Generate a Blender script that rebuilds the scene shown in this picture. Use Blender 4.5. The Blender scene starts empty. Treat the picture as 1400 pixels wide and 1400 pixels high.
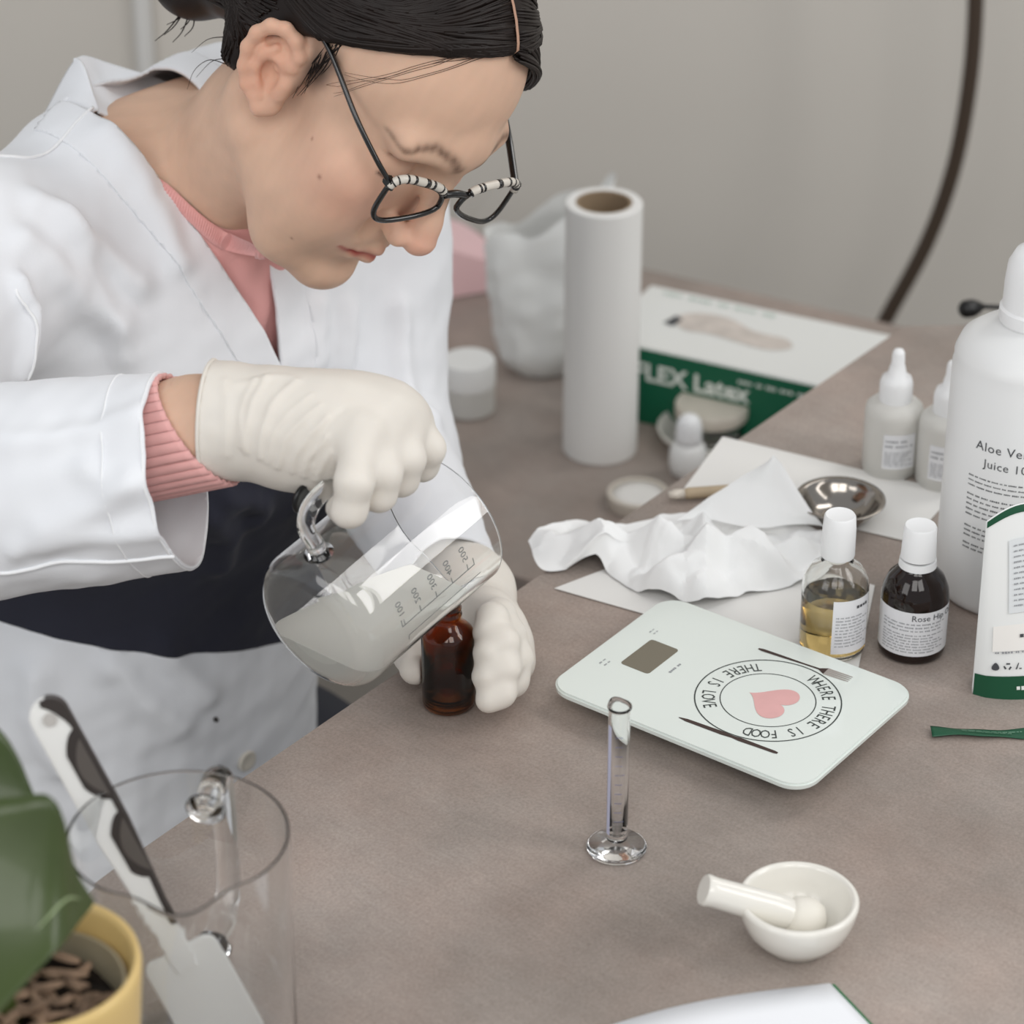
import bpy, bmesh, math, random
import numpy as np
from math import pi, sin, cos, radians

# ------------------------------------------------------------------ camera, world, light, exposure
SC = bpy.context.scene
COL = SC.collection
cam_data = bpy.data.cameras.new('camera')
cam = bpy.data.objects.new('camera', cam_data)
COL.objects.link(cam)
cam.location = (0, 0, 0.95)
cam.rotation_euler = (radians(60.2), 0, 0)
cam_data.sensor_width = 36.0
cam_data.lens = 100.29
cam_data.clip_start = 0.05
cam_data.dof.use_dof = True
cam_data.dof.focus_distance = 1.66
cam_data.dof.aperture_fstop = 7.0
SC.camera = cam

SC.view_settings.view_transform = 'Standard'
SC.view_settings.look = 'None'
SC.view_settings.gamma = 1.0
SC.view_settings.use_curve_mapping = False
SC.view_settings.exposure = -0.14
SC.cycles.max_bounces = 16
SC.cycles.transmission_bounces = 14
SC.cycles.transparent_max_bounces = 16
SC.cycles.sample_clamp_indirect = 6.0

world = bpy.data.worlds.new('daylight')
SC.world = world
world.use_nodes = True
world.node_tree.nodes['Background'].inputs[0].default_value = (0.93, 0.96, 1.0, 1)
world.node_tree.nodes['Background'].inputs[1].default_value = 0.56


def area(name, loc, target, sx, sy, power, col=(1, 1, 1)):
    d = bpy.data.lights.new(name, 'AREA')
    d.shape = 'RECTANGLE'
    d.size, d.size_y, d.energy, d.color = sx, sy, power, col
    o = bpy.data.objects.new(name, d)
    COL.objects.link(o)
    o.location = loc
    v = np.array(target, float) - np.array(loc, float)
    from mathutils import Vector
    o.rotation_euler = Vector(v).to_track_quat('-Z', 'Y').to_euler()
    return o


# a two-pane window to the right of the table, and another high behind the photographer
area('window_light_right', (1.86, 0.66, 1.28), (0.0, 1.45, 0.05), 0.27, 1.35, 7, (1, 0.985, 0.96))
area('window_light_right_pane', (1.74, 1.04, 1.28), (0.0, 1.45, 0.05), 0.27, 1.35, 7, (1, 0.985, 0.96))
area('window_light_far_pane', (1.30, 2.35, 1.65), (0.0, 1.45, 0.05), 0.40, 1.30, 9, (1, 0.985, 0.96))
area('fill_light_left', (-1.55, -0.10, 1.25), (-0.15, 1.6, -0.05), 1.0, 1.3, 12, (1, 0.985, 0.965))  # unseen fill lamp added at the left front to brighten the lower coat
area('window_light_rear', (-0.35, -0.85, 2.15), (0.0, 1.5, 0.1), 1.0, 1.3, 18, (1, 0.98, 0.95))
area('window_light_rear_pane', (0.85, -0.85, 2.15), (0.0, 1.5, 0.1), 1.0, 1.3, 18, (1, 0.98, 0.95))

# ------------------------------------------------------------------ helpers
rng = np.random.default_rng(7)
ORG = {}


def lin(c):
    return tuple(((v / 255) / 12.92 if v / 255 <= 0.04045 else ((v / 255 + 0.055) / 1.055) ** 2.4) for v in c)


def M(name, rgb, rough=0.5, metal=0.0, trans=0.0, ior=1.45, spec=0.5, var=0.0, vscale=8.0, bump=0.0, bscale=80.0,
      sss=0.0, sheen=0.0, stretch=None, coat=0.0, bdist=0.001, alpha=1.0, radius=(1, .35, .2)):
    m = bpy.data.materials.new(name)
    m.use_nodes = True
    nt = m.node_tree
    p = nt.nodes['Principled BSDF']
    c = lin(rgb)
    p.inputs['Base Color'].default_value = (*c, 1)
    p.inputs['Roughness'].default_value = rough
    p.inputs['Metallic'].default_value = metal
    p.inputs['Transmission Weight'].default_value = trans
    p.inputs['IOR'].default_value = ior
    p.inputs['Specular IOR Level'].default_value = spec
    p.inputs['Coat Weight'].default_value = coat
    p.inputs['Alpha'].default_value = alpha
    if sss:
        p.inputs['Subsurface Weight'].default_value = sss
        p.inputs['Subsurface Radius'].default_value = radius
        p.inputs['Subsurface Scale'].default_value = 0.006
    if sheen:
        p.inputs['Sheen Weight'].default_value = sheen
    tc = nt.nodes.new('ShaderNodeTexCoord')
    src = tc.outputs['Object']
    if stretch:
        mp = nt.nodes.new('ShaderNodeMapping')
        mp.inputs['Scale'].default_value = stretch
        nt.links.new(src, mp.inputs['Vector'])
        src = mp.outputs['Vector']
    if var:
        n = nt.nodes.new('ShaderNodeTexNoise')
        n.inputs['Scale'].default_value = vscale
        n.inputs['Detail'].default_value = 6
        nt.links.new(src, n.inputs['Vector'])
        r = nt.nodes.new('ShaderNodeMapRange')
        r.inputs['From Min'].default_value = 0.3
        r.inputs['From Max'].default_value = 0.7
        r.inputs['To Min'].default_value = 1 - var
        r.inputs['To Max'].default_value = 1 + var
        nt.links.new(n.outputs['Fac'], r.inputs['Value'])
        mx = nt.nodes.new('ShaderNodeVectorMath')
        mx.operation = 'SCALE'
        mx.inputs[0].default_value = c
        nt.links.new(r.outputs['Result'], mx.inputs['Scale'])
        nt.links.new(mx.outputs['Vector'], p.inputs['Base Color'])
    if bump:
        n2 = nt.nodes.new('ShaderNodeTexNoise')
        n2.inputs['Scale'].default_value = bscale
        n2.inputs['Detail'].default_value = 4
        nt.links.new(src, n2.inputs['Vector'])
        b = nt.nodes.new('ShaderNodeBump')
        b.inputs['Strength'].default_value = bump
        b.inputs['Distance'].default_value = bdist
        nt.links.new(n2.outputs['Fac'], b.inputs['Height'])
        nt.links.new(b.outputs['Normal'], p.inputs['Normal'])
    return m


def tinted(name, rough, bump=0.0, bscale=300.0, sss=0.0, spec=0.4, bdist=0.0004):
    """a material whose base colour comes from the mesh's own colour attribute"""
    m = M(name, (200, 170, 150), rough, spec=spec, bump=bump, bscale=bscale, sss=sss, bdist=bdist)
    nt = m.node_tree
    a = nt.nodes.new('ShaderNodeAttribute')
    a.attribute_name = 'tint'
    nt.links.new(a.outputs['Color'], nt.nodes['Principled BSDF'].inputs['Base Color'])
    return m


def root(name, loc, label, cat, group=None):
    o = bpy.data.objects.new(name, None)
    COL.objects.link(o)
    o.location = loc
    o.empty_display_size = 0.02
    ORG[o.name] = np.array(loc, float)
    tag(o, label, cat, group)
    return o


def tag(o, label=None, cat=None, group=None, kind=None):
    if label: o['label'] = label
    if cat: o['category'] = cat
    if group: o['group'] = group
    if kind: o['kind'] = kind
    return o


def mesh(name, V, F, mat, parent=None, smooth=True, angle=None, org=None, tint=None, label=None):
    """V in world coordinates; the object's origin is the parent's (or org)"""
    V = np.asarray(V, float)
    if parent is not None:
        base = ORG[parent.name]
    elif org is not None:
        base = np.array(org, float)
    else:
        base = np.zeros(3)
    me = bpy.data.meshes.new(name)
    if isinstance(F, np.ndarray):
        nv, nf, k = len(V), len(F), F.shape[1]
        me.vertices.add(nv)
        me.vertices.foreach_set('co', (V - base).astype(np.float32).ravel())
        me.loops.add(nf * k)
        me.loops.foreach_set('vertex_index', F.astype(np.int32).ravel())
        me.polygons.add(nf)
        me.polygons.foreach_set('loop_start', np.arange(0, nf * k, k, dtype=np.int32))
        me.update(calc_edges=True)
        me.validate()
    else:
        me.from_pydata((V - base).tolist(), [], [list(map(int, f)) for f in F])
        me.update()
    if smooth:
        me.polygons.foreach_set('use_smooth', np.ones(len(me.polygons), bool))
        if angle:
            me.set_sharp_from_angle(angle=radians(angle))
    if tint is not None:
        at = me.color_attributes.new('tint', 'FLOAT_COLOR', 'POINT')
        cc = np.ones((len(V), 4), np.float32)
        cc[:, :3] = tint
        at.data.foreach_set('color', cc.ravel())
    me.materials.append(mat)
    o = bpy.data.objects.new(name, me)
    COL.objects.link(o)
    if parent is not None:
        o.parent = parent
        ORG[o.name] = base
    else:
        o.location = base
        ORG[o.name] = base
    if label: o['label'] = label
    if name in ('small_print', 'graduation', 'band_print', 'top_print', 'title_print', 'printed_tines', 'pictogram', 'lettering', 'fleck', 'grip_pad'):
        o['kind'] = 'stuff'          # print too fine to pick apart letter by letter
    return o


def join(*parts):
    V, F, n = [], [], 0
    for v, f in parts:
        V.append(np.asarray(v, float))
        F += [[int(i) + n for i in q] for q in f]
        n += len(v)
    return np.vstack(V), F


def lathe(prof, c=(0, 0, 0), seg=48, frame=None, warp=None, closed=False):
    """revolve (r, z) points; open profiles whose ends sit at r = 0 close themselves"""
    V, F, rings = [], [], []
    for r, z in prof:
        if r < 1e-6:
            rings.append([len(V)])
            V.append((0, 0, z))
        else:
            rings.append(list(range(len(V), len(V) + seg)))
            for i in range(seg):
                t = 2 * pi * i / seg
                V.append((r * cos(t), r * sin(t), z))
    pairs = list(zip(rings, rings[1:])) + ([(rings[-1], rings[0])] if closed else [])
    for a, b in pairs:
        if len(a) == 1 and len(b) == 1:
            continue
        for i in range(seg):
            j = (i + 1) % seg
            if len(a) == 1:
                F.append((a[0], b[j], b[i]))
            elif len(b) == 1:
                F.append((a[i], a[j], b[0]))
            else:
                F.append((a[i], a[j], b[j], b[i]))
    V = np.array(V, float)
    if warp is not None:
        V = warp(V)
    if frame is not None:
        V = V @ np.asarray(frame).T
    return V + np.array(c, float), F


def tube(pts, rad, seg=10, cap=True, squash=None):
    P = np.asarray(pts, float)
    n = len(P)
    R = np.full(n, rad, float) if np.isscalar(rad) else np.asarray(rad, float)
    T = np.gradient(P, axis=0)
    T /= np.linalg.norm(T, axis=1)[:, None] + 1e-12
    ref = np.array([0, 0, 1.0]) if abs(T[0][2]) < 0.9 else np.array([1.0, 0, 0])
    A = np.cross(T[0], ref); A /= np.linalg.norm(A)
    V, F = [], []
    ang = np.linspace(0, 2 * pi, seg, endpoint=False)
    for i in range(n):
        A = A - T[i] * (A @ T[i]); A /= np.linalg.norm(A) + 1e-12
        B = np.cross(T[i], A)
        sq = 1.0 if squash is None else squash
        V.append(P[i] + R[i] * (np.cos(ang)[:, None] * A + sq * np.sin(ang)[:, None] * B))
    V = np.vstack(V)
    for i in range(n - 1):
        for k in range(seg):
            l = (k + 1) % seg
            F.append((i * seg + k, i * seg + l, (i + 1) * seg + l, (i + 1) * seg + k))
    if cap:
        F.append(tuple(range(seg))[::-1])
        F.append(tuple((n - 1) * seg + k for k in range(seg)))
    return V, F


def spline(pts, n=40):
    """Catmull-Rom through the points"""
    P = np.asarray(pts, float)
    P = np.vstack([2 * P[0] - P[1], P, 2 * P[-1] - P[-2]])
    out = []
    m = len(P) - 3
    for t in np.linspace(0, m - 1e-9, n):
        i = int(t); u = t - i
        a, b, c, d = P[i:i + 4]
        out.append(0.5 * ((2 * b) + (c - a) * u + (2 * a - 5 * b + 4 * c - d) * u * u + (3 * b - a - 3 * c + d) * u ** 3))
    return np.array(out)


def box(c, size, frame=None, bev=0.0):
    bm = bmesh.new()
    bmesh.ops.create_cube(bm, size=1.0)
    for v in bm.verts:
        v.co = (v.co.x * size[0], v.co.y * size[1], v.co.z * size[2])
    if bev:
        bmesh.ops.bevel(bm, geom=bm.edges[:], offset=bev, segments=2, affect='EDGES')
    bm.verts.index_update()
    V = np.array([v.co[:] for v in bm.verts])
    F = [[v.index for v in f.verts] for f in bm.faces]
    bm.free()
    if frame is not None:
        V = V @ np.asarray(frame).T
    return V + np.array(c, float), F


def prism(poly, z0, z1, bev=0.0):
    """extruded polygon (world XY), optional bevel on the top and bottom edges"""
    bm = bmesh.new()
    vs = [bm.verts.new((x, y, z0)) for x, y in poly]
    f = bm.faces.new(vs)
    if f.normal.z > 0 or True:
        f.normal_update()
        if f.normal.z > 0:
            f.normal_flip()
    r = bmesh.ops.extrude_face_region(bm, geom=[f])
    for v in r['geom']:
        if isinstance(v, bmesh.types.BMVert):
            v.co.z = z1
    bmesh.ops.recalc_face_normals(bm, faces=bm.faces[:])
    if bev:
        es = [e for e in bm.edges if abs(e.verts[0].co.z - e.verts[1].co.z) < 1e-7]
        bmesh.ops.bevel(bm, geom=es, offset=bev, segments=2, affect='EDGES')
    bm.verts.index_update()
    V = np.array([v.co[:] for v in bm.verts])
    F = [[v.index for v in f.verts] for f in bm.faces]
    bm.free()
    return V, F


def round_rect(cx, cy, ex, ey, lx, ly, r, n=8):
    ex, ey = np.array(ex[:2], float), np.array(ey[:2], float)
    out = []
    for sx, sy, a0 in ((1, 1, 0), (-1, 1, 90), (-1, -1, 180), (1, -1, 270)):
        for i in range(n + 1):
            a = radians(a0 + 90 * i / n)
            u = sx * (lx / 2 - r) + r * cos(a)
            v = sy * (ly / 2 - r) + r * sin(a)
            out.append(np.array([cx, cy]) + ex * u + ey * v)
    return out


def grid(fn, nu, nv, thick=0.0):
    """surface from fn(u, v) -> xyz on [0,1]^2; optional thickness"""
    P = np.array([[fn(i / (nu - 1), j / (nv - 1)) for j in range(nv)] for i in range(nu)], float)
    F = [(i * nv + j, (i + 1) * nv + j, (i + 1) * nv + j + 1, i * nv + j + 1) for i in range(nu - 1) for j in range(nv - 1)]
    V = P.reshape(-1, 3)
    if thick:
        du = np.gradient(P, axis=0); dv = np.gradient(P, axis=1)
        N = np.cross(du, dv).reshape(-1, 3)
        N /= np.linalg.norm(N, axis=1)[:, None] + 1e-12
        n = len(V)
        V2 = V - N * thick
        F2 = [tuple(q[::-1]) for q in [[a + n for a in f] for f in F]]
        ring = [i * nv for i in range(nu)] + [(nu - 1) * nv + j for j in range(1, nv)] + [i * nv + nv - 1 for i in range(nu - 2, -1, -1)] + [j for j in range(nv - 2, 0, -1)]
        side = [(ring[k], ring[(k + 1) % len(ring)], ring[(k + 1) % len(ring)] + n, ring[k] + n) for k in range(len(ring))]
        V = np.vstack([V, V2])
        F = F + F2 + [s[::-1] for s in side]
    return V, F


def text_flat(s, size, align='CENTER', space=1.0, bold=0.0):
    cu = bpy.data.curves.new('lettering', 'FONT')
    cu.body, cu.size, cu.align_x, cu.align_y = s, size, align, 'CENTER'
    cu.space_character = space
    cu.offset = bold
    cu.resolution_u = 2
    ob = bpy.data.objects.new('lettering_source', cu)
    COL.objects.link(ob)
    dg = bpy.context.evaluated_depsgraph_get()
    me = bpy.data.meshes.new_from_object(ob.evaluated_get(dg))
    V = np.array([v.co[:] for v in me.vertices])
    F = [list(p.vertices) for p in me.polygons]
    bpy.data.objects.remove(ob)
    bpy.data.curves.remove(cu)
    bpy.data.meshes.remove(me)
    return V, F


def strips(x0, x1, y0, y1, rows, h, seed=0, ragged=0.25, words=True):
    """rows of small illegible print as thin flat bars, in label coordinates"""
    r = random.Random(seed)
    V, F = [], []
    for i in range(rows):
        y = y1 + (y0 - y1) * (i + 0.5) / rows
        x = x0
        end = x1 - r.random() * ragged * (x1 - x0)
        while x < end:
            w = min((0.5 + r.random() * 1.3) * h * 3.2, end - x) if words else end - x
            m = max(2, int(w / (h * 1.2)) + 1)
            for k in range(m):
                a = x + w * k / m; b = x + w * (k + 0.72) / m
                hh = h * (0.32 + 0.2 * r.random())
                n = len(V)
                V += [(a, y - hh, 0), (b, y - hh, 0), (b, y + hh, 0), (a, y + hh, 0)]
                F.append((n, n + 1, n + 2, n + 3))
            x += w + h * 0.9
    return np.array(V, float), F


def on_plane(V, o, right, up, lift=0.0003):
    right, up = np.array(right, float), np.array(up, float)
    n = np.cross(right, up); n /= np.linalg.norm(n)
    return np.array(o, float) + V[:, :1] * right + V[:, 1:2] * up + n * lift


def on_cyl(V, c, r, az, lift=0.0003):
    """az: azimuth the label centre faces; label x runs to the viewer's right"""
    a = az + V[:, 0] / r
    R = r + lift
    return np.stack([c[0] + R * np.cos(a), c[1] + R * np.sin(a), c[2] + V[:, 1]], 1)


def label_patch(c, r, az, w, z0, z1, n=20, lift=0.0002):
    V, F = [], []
    for i in range(n + 1):
        u = -w / 2 + w * i / n
        V += [(u, z0, 0), (u, z1, 0)]
    for i in range(n):
        F.append((2 * i, 2 * i + 2, 2 * i + 3, 2 * i + 1))
    return on_cyl(np.array(V, float), c, r, az, lift), F


def face_az(c):
    return math.atan2(-c[1], -c[0])


# ------------------------------------------------------------------ implicit surfaces (bodies, cloth, gloves)
class Field:
    def __init__(self, xs, ys, zs):
        self.ax = [np.asarray(a, np.float32) for a in (xs, ys, zs)]
        self.f = np.full([len(a) for a in self.ax], 1.0, np.float32)

    def sl(self, lo, hi):
        s = []
        for a, l, h in zip(self.ax, lo, hi):
            s.append(slice(max(0, int(np.searchsorted(a, l)) - 2), min(len(a), int(np.searchsorted(a, h)) + 2)))
        return tuple(s)

    def add(self, prims):
        for p in prims:
            lo, hi = bounds(p)
            s = self.sl(lo, hi)
            if any(q.stop <= q.start for q in s):
                continue
            X = self.ax[0][s[0]][:, None, None]
            Y = self.ax[1][s[1]][None, :, None]
            Z = self.ax[2][s[2]][None, None, :]
            self.f[s] = combine(self.f[s], dist(p, X, Y, Z), p[1], p[2])
        return self


def axis(lo, hi, step, fine=None):
    if fine is None:
        return np.arange(lo, hi + step, step)
    flo, fhi, fs = fine
    return np.concatenate([np.arange(lo, flo - step * 0.4, step), np.arange(flo, fhi, fs), np.arange(fhi, hi + step, step)])


def cone(a, b, ra, rb, k=0.01, op='u'):
    return ('cone', op, k, np.array(a, float), np.array(b, float), ra, rb)


def chain(pts, rad, k=0.01, op='u'):
    return [cone(pts[i], pts[i + 1], rad[i], rad[i + 1], k, op) for i in range(len(pts) - 1)]


def ell(c, r, Rm=None, k=0.01, op='u'):
    return ('ell', op, k, np.array(c, float), np.array(r, float), np.eye(3) if Rm is None else np.asarray(Rm))


def half(n, o, k=0.002, op='s'):
    """removes (op s) the side the normal points to"""
    n = np.array(n, float)
    return ('half', op, k, n / np.linalg.norm(n), np.array(o, float))


def bounds(p):
    pad = p[2] + 0.014
    if p[0] == 'cone':
        return np.minimum(p[3] - p[5], p[4] - p[6]) - pad, np.maximum(p[3] + p[5], p[4] + p[6]) + pad
    if p[0] == 'ell':
        e = np.sqrt(((p[5] * p[4]) ** 2).sum(1))
        return p[3] - e - pad, p[3] + e + pad
    return np.full(3, -9.0), np.full(3, 9.0)


def dist(p, X, Y, Z):
    if p[0] == 'cone':
        a, b, ra, rb = p[3:7]
        d = b - a
        L2 = float(d @ d) + 1e-12
        x, y, z = X - a[0], Y - a[1], Z - a[2]
        t = np.clip((x * d[0] + y * d[1] + z * d[2]) / L2, 0, 1)
        return (np.sqrt((x - t * d[0]) ** 2 + (y - t * d[1]) ** 2 + (z - t * d[2]) ** 2) - (ra + (rb - ra) * t)).astype(np.float32)
    if p[0] == 'ell':
        c, r, Rm = p[3:6]
        x, y, z = X - c[0], Y - c[1], Z - c[2]
        q = [(Rm[0, i] * x + Rm[1, i] * y + Rm[2, i] * z) for i in range(3)]
        k0 = np.sqrt(sum((q[i] / r[i]) ** 2 for i in range(3)))
        k1 = np.sqrt(sum((q[i] / r[i] ** 2) ** 2 for i in range(3))) + 1e-9
        return (k0 * (k0 - 1) / k1).astype(np.float32)
    n, o = p[3:5]
    return (-((X - o[0]) * n[0] + (Y - o[1]) * n[1] + (Z - o[2]) * n[2])).astype(np.float32)


def combine(f, d, op, k):
    if op == 'u':
        h = np.clip(0.5 + 0.5 * (d - f) / k, 0, 1)
        return d + (f - d) * h - k * h * (1 - h)
    g = -d
    h = np.clip(0.5 - 0.5 * (g - f) / k, 0, 1)      # smooth maximum of f and -d
    return g + (f - g) * h + k * h * (1 - h)


def evaluate(prims, P):
    f = np.full(len(P), 1.0, np.float32)
    for p in prims:
        f = combine(f, dist(p, P[:, 0], P[:, 1], P[:, 2]), p[1], p[2])
    return f


def surface(fld, relax=2):
    f = fld.f
    neg = f < 0
    c = neg[:-1, :-1, :-1].astype(np.int8)
    cnt = np.zeros_like(c)
    for i in (0, 1):
        for j in (0, 1):
            for k in (0, 1):
                cnt += neg[i:i + c.shape[0], j:j + c.shape[1], k:k + c.shape[2]]
    I = np.argwhere((cnt > 0) & (cnt < 8))
    idx = np.full(c.shape, -1, np.int32)
    idx[I[:, 0], I[:, 1], I[:, 2]] = np.arange(len(I))
    corner = {}
    for i in (0, 1):
        for j in (0, 1):
            for k in (0, 1):
                corner[i, j, k] = f[I[:, 0] + i, I[:, 1] + j, I[:, 2] + k]
    acc = np.zeros((len(I), 3)); w = np.zeros(len(I))
    for (a, b) in [((0, j, k), (1, j, k)) for j in (0, 1) for k in (0, 1)] + [((i, 0, k), (i, 1, k)) for i in (0, 1) for k in (0, 1)] + [((i, j, 0), (i, j, 1)) for i in (0, 1) for j in (0, 1)]:
        fa, fb = corner[a], corner[b]
        m = (fa < 0) != (fb < 0)
        t = np.where(m, fa / np.where(m, fa - fb, 1), 0)
        pos = np.array(a)[None, :] + t[:, None] * (np.array(b) - np.array(a))[None, :]
        acc += np.where(m[:, None], pos, 0); w += m
    loc = acc / w[:, None]
    V = np.zeros((len(I), 3))
    for d in range(3):
        A = fld.ax[d]
        V[:, d] = A[I[:, d]] + loc[:, d] * (A[I[:, d] + 1] - A[I[:, d]])
    Q = []
    for d in range(3):
        s0 = [slice(None)] * 3; s1 = [slice(None)] * 3
        s0[d] = slice(0, -1); s1[d] = slice(1, None)
        a, b = neg[tuple(s0)], neg[tuple(s1)]
        E = np.argwhere(a != b)
        o = [x for x in range(3) if x != d]
        ok = np.ones(len(E), bool)
        for x in o:
            ok &= (E[:, x] > 0) & (E[:, x] < f.shape[x] - 1)
        E = E[ok]
        flip = a[E[:, 0], E[:, 1], E[:, 2]]
        q = []
        for du, dv in ((-1, -1), (0, -1), (0, 0), (-1, 0)):
            e = E.copy()
            e[:, o[0]] += du; e[:, o[1]] += dv
            q.append(idx[e[:, 0], e[:, 1], e[:, 2]])
        q = np.stack(q, 1)
        fl = flip if d != 1 else ~flip
        q[~fl] = q[~fl][:, ::-1]
        Q.append(q)
    Q = np.vstack(Q)
    Q = Q[(Q >= 0).all(1)]
    V = relax_mesh(V, Q, relax)
    return V, Q


def edges_of(Q):
    k = Q.shape[1]
    return np.vstack([Q[:, [i, (i + 1) % k]] for i in range(k)])


def relax_mesh(V, Q, it, lam=0.5, mu=-0.52):
    if not it:
        return V
    E = edges_of(Q)
    n = len(V)
    deg = np.bincount(E[:, 0], minlength=n) + np.bincount(E[:, 1], minlength=n) + 1e-9
    for s in range(it * 2):
        A = np.stack([np.bincount(E[:, 0], V[E[:, 1], d], n) + np.bincount(E[:, 1], V[E[:, 0], d], n) for d in range(3)], 1)
        V = V + (lam if s % 2 == 0 else mu) * (A / deg[:, None] - V)
    return V


def normals(V, Q):
    n = np.cross(V[Q[:, 2]] - V[Q[:, 0]], V[Q[:, 3]] - V[Q[:, 1]])
    N = np.zeros_like(V)
    for i in range(4):
        for d in range(3):
            N[:, d] += np.bincount(Q[:, i], n[:, d], len(V))
    return N / (np.linalg.norm(N, axis=1)[:, None] + 1e-12)


def line_dist(V, pts):
    P = np.asarray(pts, float)
    best = np.full(len(V), 9.0)
    for a, b in zip(P, P[1:]):
        d = b - a
        t = np.clip(((V - a) @ d) / (d @ d + 1e-12), 0, 1)
        best = np.minimum(best, np.linalg.norm(V - a - t[:, None] * d, axis=1))
    return best


def snap(pts, V, n=24):
    """lay a polyline onto the nearest vertices of a surface, as seen along the line of creases"""
    out = []
    for p in spline(pts, n):
        d = V - p
        out.append(V[np.argmin((d * d).sum(1))])
    return spline(np.array(out)[::3], n)


def crease(V, N, folds):
    D = np.zeros(len(V))
    for pts, w, h in folds:
        c = snap(pts, V)
        d = line_dist(V, c)
        D += h * np.exp(-(d / w) ** 2)
    return V + N * D[:, None]


def sines(P, freq, seed, oct=3):
    r = np.random.default_rng(seed)
    out = np.zeros(len(P))
    for o in range(oct):
        for _ in range(4):
            k = r.normal(size=3); k /= np.linalg.norm(k)
            out += np.sin(P @ k * freq * (1.9 ** o) * 2 * pi + r.uniform(0, 6.28)) / (1.7 ** o) / 4
    return out


# ------------------------------------------------------------------ materials
m_wall = M('warm_grey_paint', (206, 201, 193), 0.75, var=0.02, vscale=2, bump=0.05, bscale=120)
m_trim = M('white_trim_paint', (212, 211, 208), 0.5)
m_floor = M('grey_floor', (150, 145, 138), 0.6, var=0.06, vscale=5)
m_white = M('white_plastic', (238, 238, 236), 0.35, var=0.01)
m_capwhite = M('white_cap_plastic', (240, 241, 242), 0.4)
m_paper = M('white_paper', (236, 236, 235), 0.8, bump=0.1, bscale=60)
m_paper_warm = M('off_white_paper', (226, 225, 222), 0.8, var=0.01)
m_tissue = M('white_tissue', (240, 241, 241), 0.85, bump=0.25, bscale=900, bdist=0.0004)
m_roll = M('white_roll_paper', (233, 232, 229), 0.8, bump=0.1, bscale=200)
m_card = M('brown_cardboard', (150, 130, 106), 0.9, var=0.06)
m_green = M('deep_green_print', (4, 92, 64), 0.45)
m_darkgreen = M('dark_green_foil', (20, 78, 52), 0.4)
m_print_w = M('white_print', (226, 232, 226), 0.6)
m_print_k = M('dark_print', (70, 72, 76), 0.7)
m_print_g = M('grey_print', (148, 150, 154), 0.7)
m_label = M('white_label', (232, 233, 236), 0.55)
m_black = M('black_plastic', (18, 18, 19), 0.35)
m_porcelain = M('white_porcelain', (232, 229, 221), 0.25, coat=0.5, var=0.015)
m_porcelain_matt = M('matt_porcelain', (228, 224, 214), 0.6, var=0.02)
m_steel = M('brushed_steel', (158, 152, 145), 0.14, metal=1.0)
m_lid = M('pale_metal_lid', (214, 206, 194), 0.4, metal=0.2)
m_glass = M('clear_glass', (255, 255, 255), 0.0, trans=1.0, ior=1.47)
m_glass_green = M('clear_glass_greenish', (254, 255, 255), 0.0, trans=1.0, ior=1.47)
m_amber = M('amber_glass', (176, 104, 44), 0.02, trans=1.0, ior=1.5)
m_brown = M('dark_brown_glass', (36, 17, 10), 0.04, trans=0.6, ior=1.5)
m_oil = M('pale_yellow_oil', (232, 206, 142), 0.0, trans=1.0, ior=1.45)
m_pet = M('clear_plastic', (250, 250, 247), 0.03, trans=1.0, ior=1.4)
m_frost = M('milky_plastic', (232, 231, 226), 0.4, trans=0.25, ior=1.4, sss=0.0)
m_cloudy = M('cloudy_liquid', (238, 239, 232), 0.15, trans=0.12, ior=1.34)
m_scaleglass = M('white_back_painted_glass', (224, 231, 226), 0.12, coat=0.6)
m_pinkprint = M('rose_print', (222, 172, 170), 0.5, var=0.05, vscale=60)
m_lcd = M('grey_display', (118, 112, 98), 0.15)
m_yellow = M('mustard_glaze', (222, 192, 128), 0.35, var=0.03)
m_bark = M('bark_chips', (146, 122, 102), 0.9, var=0.55, vscale=60)
m_soil = M('dark_potting_mix', (32, 24, 18), 1.0, var=0.4, vscale=120, bump=0.8, bscale=250, bdist=0.004)
m_brownpole = M('brown_metal', (74, 62, 52), 0.4, metal=0.2)
m_pinkcloth = M('pale_pink_fabric', (222, 186, 188), 0.9, sheen=0.2)
m_wood = M('pale_wood', (178, 160, 134), 0.6, var=0.08, vscale=40, stretch=(1, 1, 1))
m_greysil = M('grey_rubber', (92, 86, 82), 0.4)
m_bag = M('white_thin_plastic', (236, 237, 235), 0.45, trans=0.1, bump=0.2, bscale=40, bdist=0.003)


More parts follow.
